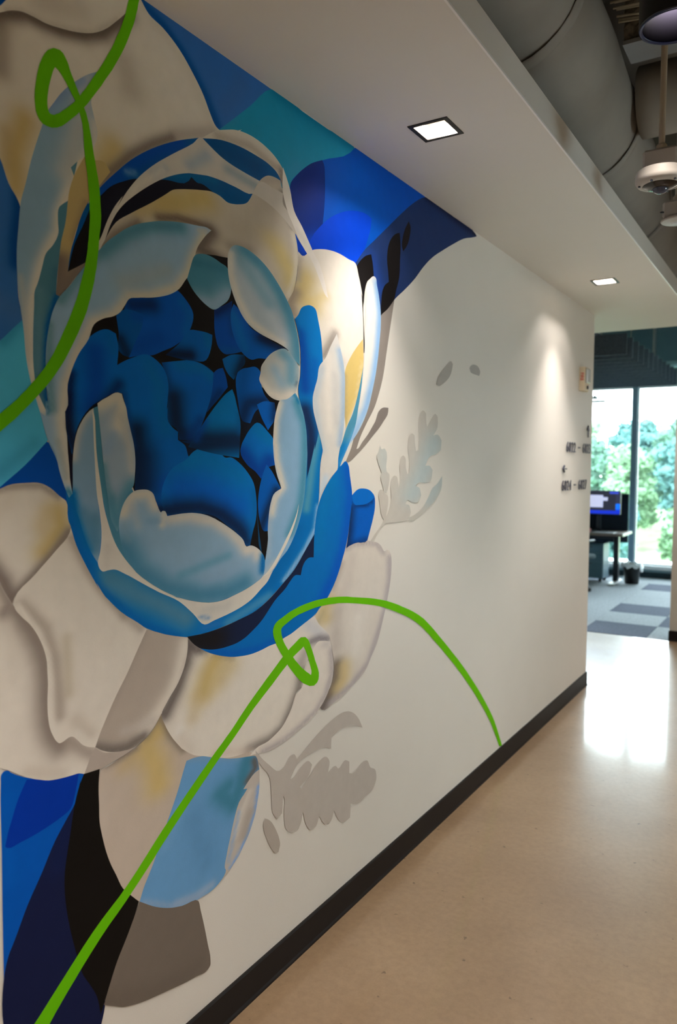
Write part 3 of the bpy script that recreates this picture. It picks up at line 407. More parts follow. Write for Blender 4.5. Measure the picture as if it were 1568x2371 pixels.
('petal',[(1605,2259),(1587,2244),(1570,2226),(1549,2199),(1540,2176),(1535,2142),(1504,2107),(1481,2080),(1451,2061),(1417,2048),(1384,2039),(1338,2030),(1310,2022),(1297,2005),(1282,1986),(1261,1973),(1232,1963),(1204,1945),(1188,1910),(1160,1873),(1141,1837),(1129,1803),(1123,1745),(1122,1744),(1125,1690),(1128,1636),(1133,1584),(1138,1561),(1128,1553),(1121,1567),(1104,1611),(1092,1656),(1077,1679),(1057,1737),(1071,1729),(1071,1762),(1077,1762),(1073,1821),(1075,1879),(1082,1918),(1094,1958),(1112,1991),(1137,2017),(1159,2045),(1190,2082),(1222,2116),(1247,2142),(1276,2165),(1306,2187),(1341,2206),(1377,2220),(1409,2231),(1457,2243),(1508,2252),(1555,2258),(1587,2262)],(159,194,227),[([(1230,2119),(1297,2173),(1377,2214),(1482,2238)],(80,143,171),45,33,0.9),([(1114,1985),(1159,2042),(1214,2103)],(97,150,174),26,21,0.8),([(1576,2238),(1533,2170),(1517,2131),(1471,2080),(1384,2044),(1312,2029)],(228,220,206),34,24,0.95),([(1295,2009),(1265,1978),(1200,1949),(1156,1875),(1126,1805),(1115,1745),(1110,1732),(1119,1657),(1129,1593)],(230,222,210),31,25,0.95),([(1085,1924),(1080,1821),(1089,1745),(1082,1759)],(110,156,176),18,15,0.8),([(1295,2058),(1432,2113)],(182,193,203),51,37,0.6),([(1072,1776),(1075,1753),(1078,1736)],(31,106,153),7,6,0.7),([(1102,1677),(1122,1596)],(164,181,185),14,11,0.5),([(1125,1568),(1134,1559)],(31,126,164),12,10,0.8),([(1555,2247),(1604,2258)],(210,206,200),14,9,0.6)],9.1,7.0),
('petal',[(1510,2111),(1522,2142),(1540,2178),(1578,2190),(1617,2188),(1642,2182),(1671,2174),(1681,2147),(1687,2116),(1675,2088),(1650,2069),(1612,2050),(1583,2057),(1556,2070),(1527,2091)],(77,145,175),[([(1561,2060),(1616,2063),(1674,2100)],(157,188,216),64,42,0.95),([(1546,2161),(1662,2169)],(60,127,159),28,18,0.6)],12.2,8.1),
('petal',[(1680,2226),(1698,2242),(1735,2248),(1763,2246),(1791,2240),(1851,2217),(1906,2181),(1934,2158),(1963,2130),(1982,2108),(1995,2080),(2018,2023),(2026,1946),(1994,1962),(1964,1985),(1913,2000),(1864,2008),(1824,2015),(1788,2025),(1759,2038),(1737,2054),(1716,2077),(1693,2111),(1677,2150),(1673,2175)],(187,200,212),[([(1747,2242),(1837,2215),(1920,2155),(1971,2097),(2008,2026),(2020,1959)],(77,147,180),67,39,0.95),([(1698,2222),(1766,2184),(1864,2112)],(107,163,190),52,32,0.55),([(1686,2216),(1683,2162),(1716,2100),(1772,2044),(1851,2020),(1935,2003)],(232,226,218),32,20,0.95),([(1864,2079),(1927,2031)],(202,211,221),44,26,0.6)],14.6,8.8),
('petal',[(1864,1959),(1903,1979),(1949,1988),(1967,1982),(1990,1966),(2020,1939),(2020,1911),(2013,1882),(1994,1851),(1957,1835),(1917,1827),(1865,1837),(1831,1862),(1815,1882),(1821,1901),(1824,1919),(1841,1939)],(206,208,206),[([(1935,1974),(1979,1954),(1979,1894)],(106,165,196),55,32,0.85),([(1824,1879),(1865,1846),(1928,1836),(1979,1851)],(238,230,220),35,21,0.9),([(1892,1919),(1928,1880)],(148,188,217),45,26,0.7),([(2013,1906),(2005,1879)],(82,102,128),10,5,0.6)],15.6,9.2),
('petal',[(1915,1825),(1957,1835),(2000,1858),(2026,1835),(2048,1791),(2063,1743),(2069,1668),(2071,1698),(2069,1657),(2062,1595),(2054,1532),(2034,1470),(1989,1393),(1959,1361),(1922,1337),(1879,1303),(1834,1294),(1839,1313),(1846,1346),(1858,1403),(1857,1429),(1860,1462),(1872,1514),(1886,1539),(1926,1557),(1918,1574),(1906,1594),(1889,1646),(1883,1697),(1883,1693),(1886,1735),(1891,1769),(1903,1803)],(146,189,225),[([(1917,1821),(1896,1765),(1891,1702),(1896,1689),(1900,1646),(1936,1561),(1893,1528),(1876,1478)],(236,228,216),31,19,0.95),([(2009,1827),(2052,1764),(2057,1711),(2053,1604),(2034,1506),(1973,1412)],(77,151,184),39,22,0.95),([(1865,1470),(1862,1412),(1858,1353)],(182,202,222),26,16,0.7),([(1893,1328),(1851,1299)],(206,213,217),31,19,0.7),([(1994,1852),(2021,1828)],(0,126,187),14,8,0.8)],16.0,9.4),
('petal',[(1211,1767),(1225,1776),(1241,1784),(1271,1797),(1284,1795),(1289,1781),(1297,1764),(1302,1740),(1309,1715),(1320,1678),(1325,1634),(1323,1604),(1318,1576),(1299,1556),(1282,1525),(1273,1486),(1266,1467),(1249,1494),(1238,1550),(1227,1624),(1221,1681),(1216,1725)],(164,184,206),[([(1217,1766),(1275,1790),(1287,1762),(1274,1715)],(228,220,206),39,30,0.95),([(1282,1742),(1307,1671),(1315,1611)],(204,204,202),22,17,0.8),([(1246,1540),(1266,1486),(1288,1538),(1315,1571)],(86,149,178),46,35,0.95),([(1227,1624),(1242,1546)],(94,151,178),18,14,0.7),([(1257,1698),(1235,1659)],(144,174,209),26,20,0.6)],9.3,7.2),
('petal',[(1279,1519),(1286,1533),(1297,1547),(1319,1562),(1346,1566),(1367,1564),(1382,1556),(1392,1536),(1403,1513),(1406,1504),(1415,1510),(1424,1509),(1432,1496),(1455,1498),(1491,1500),(1528,1499),(1571,1493),(1621,1478),(1483,1500),(1525,1500),(1585,1490),(1630,1473),(1672,1453),(1708,1433),(1739,1411),(1753,1391),(1774,1392),(1804,1382),(1827,1366),(1840,1350),(1843,1329),(1834,1296),(1797,1278),(1771,1270),(1701,1255),(1612,1247),(1518,1265),(1451,1287),(1484,1273),(1385,1322),(1308,1380),(1282,1422),(1274,1453),(1271,1486)],(152,188,218),[([(1284,1512),(1315,1554),(1369,1556),(1392,1524)],(226,218,206),37,28,0.95),([(1421,1504),(1413,1474)],(230,222,210),18,13,0.95),([(1445,1490),(1528,1491),(1605,1474),(1530,1488),(1613,1472),(1684,1437),(1739,1397)],(222,216,208),42,28,0.95),([(1758,1379),(1797,1379),(1811,1357)],(232,224,214),45,28,0.95),([(1834,1355),(1831,1310)],(0,110,192),26,16,0.95),([(1287,1429),(1330,1367),(1424,1310),(1553,1274),(1529,1277),(1659,1266),(1745,1283)],(79,143,178),72,51,0.95),([(1482,1338),(1584,1356),(1671,1371)],(96,161,193),31,21,0.6),([(1584,1311),(1702,1336)],(146,180,211),37,24,0.5),([(1314,1527),(1332,1476)],(186,197,207),22,17,0.6),([(1401,1485),(1368,1487)],(127,168,204),21,15,0.6),([(1287,1479),(1300,1444)],(140,173,197),19,15,0.5)],11.6,8.1),
('petal',[(2023,1507),(2015,1476),(1990,1426),(1959,1385),(1922,1345),(1890,1314),(1858,1296),(1834,1294),(1858,1306),(1883,1325),(1915,1356),(1951,1396),(1982,1433),(2010,1476)],(236,230,220),[],16.0,9.5),
('petal',[(1996,2088),(2016,2105),(2032,2128),(2056,2140),(2086,2146),(2114,2139),(2130,2106),(2148,2054),(2157,1993),(2161,1957),(2145,1837),(2137,1769),(2134,1737),(2113,1681),(2113,1699),(2089,1635),(2067,1585),(2070,1648),(2071,1698),(2069,1668),(2063,1743),(2048,1791),(2026,1835),(2017,1871),(2028,1916),(2030,1960),(2024,2020),(2008,2065)],(0,124,208),[([(2024,2046),(2047,1962),(2056,1875)],(0,72,176),54,30,0.85),([(2056,1809),(2088,1744),(2097,1668),(2089,1712),(2077,1613)],(23,45,89),66,37,1),([(2111,1970),(2104,1879)],(0,97,194),41,22,0.7),([(2001,2085),(2020,2037)],(0,97,176),19,11,0.8)],17.5,9.7),
('petal',[(2246,2079),(2211,2037),(2173,1986),(2137,1955),(2126,1913),(2112,1884),(2100,1852),(2102,1816),(2122,1768),(2153,1705),(2165,1670),(2163,1682),(2148,1636),(2144,1557),(2133,1484),(2115,1404),(2128,1457),(2139,1502),(2163,1548),(2190,1568),(2216,1591),(2255,1616),(2260,1655),(2274,1699),(2276,1695),(2297,1767),(2302,1873),(2298,1963),(2276,2022),(2260,2053)],(222,220,216),[([(2265,2025),(2293,1944),(2294,1825),(2273,1704)],(161,189,218),34,18,0.9),([(2194,1998),(2187,1887),(2206,1749)],(236,230,222),38,20,0.8),([(2152,1952),(2112,1844),(2137,1746),(2163,1682)],(195,208,220),31,17,0.8),([(2239,1938),(2250,1774)],(206,206,206),34,18,0.6),([(2181,1589),(2139,1502)],(190,215,238),32,17,0.7)],18.9,10.2),
('petal',[(1501,1170),(1566,1167),(1653,1171),(1720,1180),(1797,1193),(1865,1219),(1937,1259),(1997,1295),(2059,1351),(2113,1401),(2124,1374),(2175,1299),(2012,1204),(1866,1118),(1682,1098),(1594,1116),(1544,1133),(1517,1152)],(25,37,72),[([(1512,1164),(1528,1151),(1611,1143)],(30,28,30),103,71,0.95)],14.6,9.1),
('petal',[(2311,1645),(2283,1632),(2253,1614),(2190,1566),(2160,1534),(2139,1502),(2125,1466),(2117,1430),(2112,1393),(2109,1324),(2079,1325),(2059,1316),(2045,1301),(2034,1273),(2001,1276),(1974,1260),(1952,1243),(1894,1211),(1858,1183),(1831,1162),(1784,1137),(1745,1121),(1707,1113),(1670,1111),(1629,1112),(1594,1117),(1554,1128),(1583,1112),(1611,1100),(1646,1088),(1682,1078),(1732,1070),(1771,1067),(1824,1069),(1866,1074),(1908,1076),(1937,1083),(1982,1091),(2029,1104),(2076,1117),(2126,1134),(2185,1168),(2247,1228),(2278,1274),(2301,1316),(2321,1358),(2342,1435),(2351,1484),(2355,1534),(2347,1568),(2340,1593),(2325,1636)],(0,117,201),[([(2325,1622),(2345,1534),(2328,1417),(2296,1336),(2246,1253),(2159,1169)],(0,94,206),64,34,0.95),([(1600,1109),(1682,1086),(1811,1076),(1937,1090)],(0,97,199),32,21,0.8),([(2216,1575),(2157,1464),(2141,1349)],(0,126,199),59,32,0.7)],16.7,9.7),
('petal',[(2353,1523),(2393,1543),(2443,1546),(2495,1534),(2521,1514),(2525,1477),(2508,1426),(2487,1386),(2467,1348),(2386,1345),(2315,1328),(2326,1362),(2343,1435),(2352,1484)],(0,99,206),[([(2346,1475),(2339,1406),(2321,1333)],(15,49,103),48,25,0.95),([(2338,1342),(2457,1352)],(10,52,115),44,22,0.8),([(2375,1488),(2455,1483),(2506,1499)],(7,52,115),22,11,0.95)],22.1,11.1),
('petal',[(2355,1522),(2393,1543),(2443,1546),(2495,1534),(2521,1514),(2496,1499),(2455,1489),(2414,1487),(2367,1494)],(0,113,215),[],22.2,11.1),
('petal',[(932,1567),(959,1576),(978,1583),(1017,1587),(1058,1585),(1078,1576),(1103,1557),(1120,1545),(1124,1504),(1132,1485),(1112,1453),(1090,1430),(1037,1388),(986,1348),(979,1326),(927,1362)],(236,229,218),[([(1099,1521),(1105,1490),(1065,1439)],(210,185,120),48,41,0.84),([(1070,1522),(1056,1493)],(218,198,155),39,34,0.62),([(1127,1476),(1086,1434),(1037,1391),(983,1348)],(146,134,126),24,21,0.95),([(941,1571),(978,1579),(1017,1582),(1058,1581),(1099,1557)],(168,158,148),14,13,0.85),([(937,1420),(962,1386),(980,1343)],(136,124,118),33,30,0.95),([(940,1528),(978,1549)],(228,218,204),29,26,0.5)],7.4,6.4),
('petal',[(928,1403),(946,1407),(958,1377),(986,1330),(999,1349),(1026,1357),(1201,1256),(1345,1057),(1316,930),(1267,923),(1233,914),(1204,910),(1156,915),(1110,923),(1063,933),(1011,957),(966,988),(953,996),(919,1010)],(236,229,218),[([(992,1321),(1024,1277),(1047,1234),(1059,1195),(1062,1152),(1061,1113),(1063,1063),(1075,1026),(1093,1002)],(146,134,126),50,44,0.9),([(949,1384),(973,1338),(960,1320)],(156,144,136),22,20,0.8),([(1119,1006),(1164,966),(1196,946)],(170,158,148),32,26,0.8),([(1011,967),(1099,934)],(206,194,180),29,25,0.5),([(972,1295),(979,1178)],(228,220,208),24,22,0.5)],7.8,6.7),
('petal',[(1132,1485),(1129,1476),(1090,1437),(1037,1391),(986,1342),(986,1330),(1002,1307),(1023,1286),(1048,1246),(1058,1220),(1063,1198),(1064,1176),(1065,1145),(1063,1112),(1065,1066),(1069,1046),(1076,1029),(1084,1015),(1093,1007),(1104,1008),(1115,1012),(1127,1012),(1140,1001),(1157,983),(1172,974),(1192,967),(1205,993),(1222,1021),(1260,1078),(1291,1118),(1319,1160),(1357,1216),(1342,1228),(1276,1272),(1226,1318),(1202,1352),(1210,1335),(1171,1398),(1145,1447)],(236,229,218),[([(1005,1330),(1062,1270),(1085,1196),(1095,1104),(1094,1070)],(176,164,152),27,23,0.75),([(1116,1239),(1121,1113)],(196,184,160),23,20,0.5),([(996,1329),(1038,1272),(1066,1212),(1072,1150),(1069,1080),(1082,1023)],(238,232,222),15,13,0.9),([(1134,1463),(1179,1381),(1210,1338),(1285,1261)],(178,166,154),20,16,0.75),([(1285,1265),(1338,1222)],(170,160,150),25,19,0.6),([(1142,1044),(1177,1002)],(206,194,180),32,26,0.6),([(1142,1015),(1173,987)],(236,230,220),17,14,0.7)],8.3,6.9),
('petal',[(1192,966),(1212,949),(1237,940),(1267,933),(1289,932),(1318,931),(1293,922),(1267,918),(1233,914),(1204,910),(1160,915),(1172,938),(1180,955)],(190,178,168),[],9.2,7.3),
('petal',[(1357,1216),(1384,1206),(1423,1191),(1463,1179),(1505,1168),(1503,1122),(1483,1066),(1452,1022),(1406,987),(1372,955),(1348,940),(1318,930),(1280,931),(1237,941),(1212,953),(1192,967),(1205,993),(1222,1021),(1260,1078),(1291,1118),(1319,1160)],(190,178,166),[([(1496,1153),(1472,1076),(1436,1026),(1391,991),(1353,963)],(236,228,216),47,34,0.95),([(1196,964),(1237,945),(1289,935),(1343,948)],(126,118,112),30,23,0.95),([(1351,1212),(1282,1110),(1222,1021)],(178,166,156),22,17,0.7),([(1372,979),(1281,977)],(206,198,190),29,22,0.7),([(1493,1109),(1467,1048),(1416,995)],(216,206,196),13,9,0.6)],10.1,7.6),
('petal',[(1208,908),(1201,884),(1200,861),(1201,827),(1202,783),(1210,743),(1221,702),(1233,669),(1246,639),(1271,589),(1293,563),(1324,529),(1381,487),(1436,457),(1477,442),(1520,431),(1593,427),(1550,425),(1590,426),(1625,433),(1656,444),(1686,458),(1715,475),(1737,495),(1760,517),(1778,542),(1794,570),(1805,604),(1814,639),(1816,677),(1815,703),(1804,747),(1732,787),(1610,850),(1447,937),(1406,989),(1377,956),(1325,929),(1271,918),(1228,909)],(206,192,178),[([(1391,952),(1352,921),(1385,857),(1394,806)],(215,189,123),80,59,0.84),([(1325,922),(1280,892)],(209,185,136),48,37,0.53),([(1228,913),(1271,917),(1320,926)],(150,138,128),19,15,0.9),([(1406,984),(1440,919),(1486,868)],(140,128,114),25,18,0.8),([(1211,840),(1218,750)],(212,200,188),26,21,0.5),([(1396,983),(1353,945)],(150,136,116),27,20,0.7)],11.4,8.2),
('petal',[(1497,834),(1525,833),(1558,827),(1610,809),(1669,784),(1719,770),(1770,758),(1797,750),(1815,703),(1770,687),(1770,676),(1718,637),(1693,588),(1671,523),(1659,471),(1656,452),(1625,433),(1590,426),(1550,425),(1593,427),(1520,431),(1477,442),(1436,457),(1381,487),(1325,528),(1339,557),(1356,582),(1373,606),(1407,668),(1438,719),(1464,765),(1485,810)],(111,168,220),[([(1757,750),(1731,696),(1693,640),(1633,693),(1669,704)],(68,137,166),67,44,0.9),([(1790,739),(1797,716),(1757,687)],(110,104,100),25,16,0.95),([(1509,835),(1610,808),(1719,769)],(138,174,206),22,15,0.5),([(1453,458),(1523,443),(1596,443)],(166,191,219),27,20,0.8),([(1338,521),(1436,462),(1565,429)],(155,181,214),16,12,0.7),([(1524,664),(1579,523)],(98,153,202),70,49,0.6),([(1469,707),(1417,635)],(123,178,229),38,28,0.5)],12.4,8.6),
('petal',[(1812,703),(1790,699),(1767,688),(1738,669),(1757,664),(1731,644),(1712,622),(1693,584),(1677,545),(1662,503),(1654,465),(1671,449),(1686,458),(1715,475),(1737,495),(1760,517),(1778,542),(1794,570),(1805,604),(1814,639),(1816,677)],(204,196,188),[([(1811,653),(1797,586),(1764,526),(1712,477),(1680,457)],(132,178,240),14,9,0.95),([(1770,651),(1731,603),(1699,540)],(230,224,214),20,13,0.7),([(1718,607),(1668,475)],(156,186,222),12,8,0.8),([(1770,587),(1737,524)],(176,166,156),29,19,0.6)],14.2,9.2),
('petal',[(1505,1167),(1528,1145),(1554,1128),(1583,1112),(1611,1100),(1646,1088),(1682,1078),(1732,1070),(1771,1067),(1824,1069),(1866,1074),(1908,1076),(1937,1083),(1982,1091),(2029,1104),(2076,1117),(2117,1124),(2143,1094),(2186,1063),(2208,1042),(2217,1020),(2173,1031),(2135,1034),(2103,1010),(2077,986),(2053,954),(2041,920),(2038,900),(2010,891),(1999,876),(1983,848),(1968,830),(1931,800),(1894,786),(1859,777),(1824,775),(1797,773),(1732,777),(1681,784),(1627,800),(1570,823),(1525,841),(1478,874),(1481,871),(1440,919),(1418,955),(1406,985),(1428,1015),(1469,1056),(1495,1102),(1504,1137)],(236,229,218),[([(1507,1155),(1498,1101),(1464,1039),(1418,982),(1411,990)],(118,110,106),42,30,0.95),([(1517,1142),(1566,1114)],(112,104,102),31,21,0.95),([(1611,1096),(1688,1072)],(150,138,126),19,12,0.8),([(1560,1096),(1527,1027),(1494,953),(1473,922)],(240,236,230),37,26,0.9),([(1611,1077),(1588,1051),(1565,1003)],(212,185,116),77,52,0.84),([(1670,1052),(1628,1026)],(216,195,144),80,53,0.66),([(1543,993),(1521,946)],(215,195,154),49,35,0.53),([(2045,956),(2022,893),(1983,844),(1938,798),(1866,778),(1770,779)],(146,138,132),46,28,0.95),([(2060,1118),(2126,1074),(2160,1044)],(204,207,215),63,35,0.7),([(2093,1043),(2143,1045),(2195,1033)],(140,134,138),37,21,0.9),([(2037,985),(2061,1012)],(170,162,158),50,29,0.7),([(1610,818),(1770,775)],(220,204,190),27,18,0.6),([(1478,905),(1509,858)],(220,210,198),30,21,0.5)],14.5,9.2),
('petal',[(2312,1331),(2357,1346),(2401,1350),(2457,1348),(2458,1349),(2492,1348),(2521,1344),(2556,1334),(2578,1321),(2601,1300),(2628,1303),(2646,1295),(2658,1278),(2663,1254),(2660,1203),(2629,1104),(2592,1025),(2549,948),(2506,907),(2465,866),(2414,842),(2355,825),(2307,809),(2251,801),(2162,794),(2150,806),(2188,837),(2223,867),(2239,912),(2231,977),(2217,1020),(2208,1042),(2186,1063),(2143,1094),(2117,1124),(2127,1134),(2185,1168),(2247,1228),(2278,1274),(2301,1316)],(226,218,208),[([(2167,801),(2215,840),(2250,880),(2259,927)],(110,100,96),73,40,0.95),([(2310,916),(2306,872),(2269,846)],(223,198,138),77,41,0.75),([(2186,1108),(2168,1135),(2211,1161)],(216,193,131),79,43,0.75),([(2134,1100),(2168,1128)],(190,176,140),37,21,0.6),([(2324,1334),(2370,1346),(2475,1343),(2543,1333),(2596,1295)],(186,178,178),32,16,0.85),([(2647,1272),(2649,1187),(2619,1088),(2575,1011),(2485,888),(2364,833),(2224,803)],(182,174,178),40,20,0.85),([(2358,1305),(2330,1209),(2266,1144)],(206,196,188),59,31,0.5),([(2282,1283),(2229,1207)],(170,160,152),40,21,0.6),([(2410,1069),(2392,944)],(236,230,222),82,42,0.7),([(2257,1114),(2249,998)],(190,180,172),69,37,0.55)],21.6,11.1),
('petal',[(2103,1010),(2135,1034),(2173,1031),(2217,1020),(2229,977),(2237,912),(2230,885),(2207,851),(2180,824),(2145,800),(2103,781),(2054,769),(2007,760),(1961,751),(1913,746),(1866,744),(1811,754),(1770,761),(1797,773),(1859,777),(1894,786),(1931,800),(1968,830),(1991,855),(2008,887),(2039,898),(2053,926),(2073,972)],(236,228,218),[([(2222,989),(2227,905),(2188,841),(2128,800),(2038,773),(1938,753),(1831,752)],(188,180,180),31,18,0.85),([(2178,1017),(2204,1016)],(206,200,198),39,21,0.7)],17.4,10.1),
('colour_field',[(947,970),(948,984),(954,990),(964,989),(970,983),(978,977),(998,964),(1021,952),(1042,941),(1063,933),(1084,927),(1106,925),(1125,923),(1144,921),(1158,915),(1155,861),(1138,803),(1069,689),(990,574),(945,542),(945,674),(946,821)],(0,92,197),[([(958,934),(961,756)],(0,101,206),30,28,0.5)],7.5,6.7),
('leaf_shape',[(1008,954),(1025,949),(1063,933),(1106,925),(1144,921),(1134,882),(1120,848),(1090,837),(1061,831),(1026,826),(992,824),(959,825),(954,830),(961,856),(970,879),(987,920)],(0,56,176),[],7.6,6.7),
('colour_field',[(1148,903),(1131,854),(1108,827),(1078,792),(1041,733),(1005,680),(971,617),(957,593),(947,560),(944,543),(942,448),(944,435),(1194,273),(1211,325),(1188,447),(1135,641)],(23,31,70),[([(1108,821),(1084,729)],(20,34,83),46,40,0.5)],7.8,6.9),
('accent_mark',[(1158,915),(1179,913),(1204,911),(1201,884),(1200,861),(1201,827),(1202,783),(1210,743),(1221,702),(1233,669),(1250,633),(1271,589),(1293,563),(1322,531),(1310,505),(1283,461),(1251,416),(1229,375),(1208,333),(1198,312),(1187,364),(1167,405),(1148,440),(1133,488),(1122,532),(1111,581),(1104,624),(1100,671),(1102,712),(1109,750),(1117,786),(1125,827),(1133,859),(1146,894)],(22,19,17),[],8.9,7.3),
('accent_mark',[(1325,529),(1381,487),(1436,457),(1477,442),(1541,424),(1550,393),(1564,342),(1578,283),(1590,225),(1589,212),(1579,206),(1529,213),(1486,221),(1439,233),(1388,246),(1340,259),(1298,274),(1271,286),(1237,309),(1208,330),(1229,375),(1251,416),(1283,461)],(124,114,104),[([(1228,327),(1340,273),(1519,236)],(112,102,92),60,46,0.5)],11.0,8.2),
('leaf_silhouette',[(3218,2101),(3234,2091),(3227,2068),(3213,2044),(3187,2022),(3154,2004),(3120,1989),(3085,1979),(3060,1985),(3072,2011),(3100,2035),(3129,2055),(3176,2083)],(182,178,172),[],32.6,13.2),
('leaf_silhouette',[(3497,2119),(3451,2109),(3431,2096),(3443,2080),(3473,2074),(3523,2073),(3558,2075),(3569,2093),(3554,2107),(3528,2117)],(182,180,176),[],38.5,14.3),
('leaf_silhouette',[(2490,1347),(2521,1369),(2568,1399),(2598,1423),(2638,1460),(2654,1498),(2649,1541),(2654,1578),(2678,1592),(2702,1586),(2712,1562),(2720,1537),(2731,1583),(2723,1636),(2734,1665),(2754,1672),(2773,1663),(2778,1623),(2792,1598),(2805,1601),(2811,1646),(2794,1708),(2803,1748),(2828,1764),(2853,1757),(2860,1719),(2870,1692),(2891,1697),(2897,1738),(2891,1802),(2902,1848),(2933,1864),(2961,1854),(2965,1815),(2972,1796),(3011,1831),(3055,1857),(3080,1845),(3079,1801),(3037,1764),(3092,1766),(3123,1745),(3117,1702),(3072,1684),(2993,1666),(2960,1632),(3006,1631),(3034,1614),(3019,1571),(2975,1559),(2889,1559),(2867,1548),(2909,1536),(2923,1507),(2897,1483),(2840,1480),(2791,1490),(2778,1476),(2814,1468),(2828,1442),(2811,1416),(2762,1407),(2667,1408),(2599,1405),(2559,1383),(2508,1348)],(206,201,193),[([(3047,1733),(2941,1605),(2839,1514)],(188,205,209),168,73,0.8)],27.7,12.4),
('leaf_silhouette',[(2598,1425),(2571,1450),(2562,1488),(2550,1522),(2561,1538),(2583,1538),(2606,1523),(2624,1515),(2629,1486),(2617,1448),(2610,1427)],(206,201,193),[],24.4,11.7),
('leaf_silhouette',[(2596,1525),(2582,1555),(2565,1589),(2573,1606),(2550,1635),(2532,1668),(2549,1685),(2558,1708),(2571,1694),(2597,1696),(2613,1682),(2614,1610),(2637,1597),(2636,1567),(2611,1527)],(204,202,196),[([(2589,1686),(2594,1627)],(194,205,205),69,33,0.6)],24.2,11.6),
('leaf_silhouette',[(2801,1418),(2872,1431),(2945,1460),(2998,1501),(3031,1533),(3087,1556),(3135,1588),(3130,1536),(3078,1489),(2989,1449),(2893,1416),(2813,1407)],(204,201,193),[([(3110,1566),(3010,1486)],(186,203,207),117,49,0.7)],30.1,13.0),
('leaf_silhouette',[(1796,768),(1831,730),(1866,699),(1917,664),(1942,667),(1976,692),(1999,691),(2015,669),(2055,685),(2137,716),(2225,739),(2270,746),(2312,746),(2366,730),(2416,690),(2443,650),(2366,681),(2289,691),(2225,679),(2224,639),(2164,660),(2096,662),(2015,651),(1978,617),(1984,614),(2039,634),(2080,642),(2104,622),(2088,594),(2030,571),(2041,561),(2096,591),(2147,617),(2190,621),(2214,595),(2205,561),(2254,567),(2272,551),(2319,566),(2349,551),(2349,508),(2369,500),(2449,517),(2481,512),(2505,478),(2546,453),(2554,417),(2526,384),(2467,375),(2421,369),(2372,383),(2361,389),(2356,339),(2313,338),(2265,375),(2246,410),(2228,380),(2192,379),(2150,425),(2131,399),(2098,398),(2069,429),(2051,479),(2032,439),(1989,433),(1954,461),(1944,520),(1945,565),(1939,574),(1933,520),(1906,512),(1884,539),(1876,604),(1870,659),(1873,644),(1859,673),(1824,711),(1800,749)],(198,190,182),[],18.7,10.6),
('leaf_silhouette',[(1844,538),(1859,529),(1875,515),(1891,494),(1904,472),(1917,445),(1922,422),(1914,401),(1899,404),(1881,422),(1866,444),(1851,473),(1841,494),(1835,525)],(188,179,169),[],15.8,9.7)]
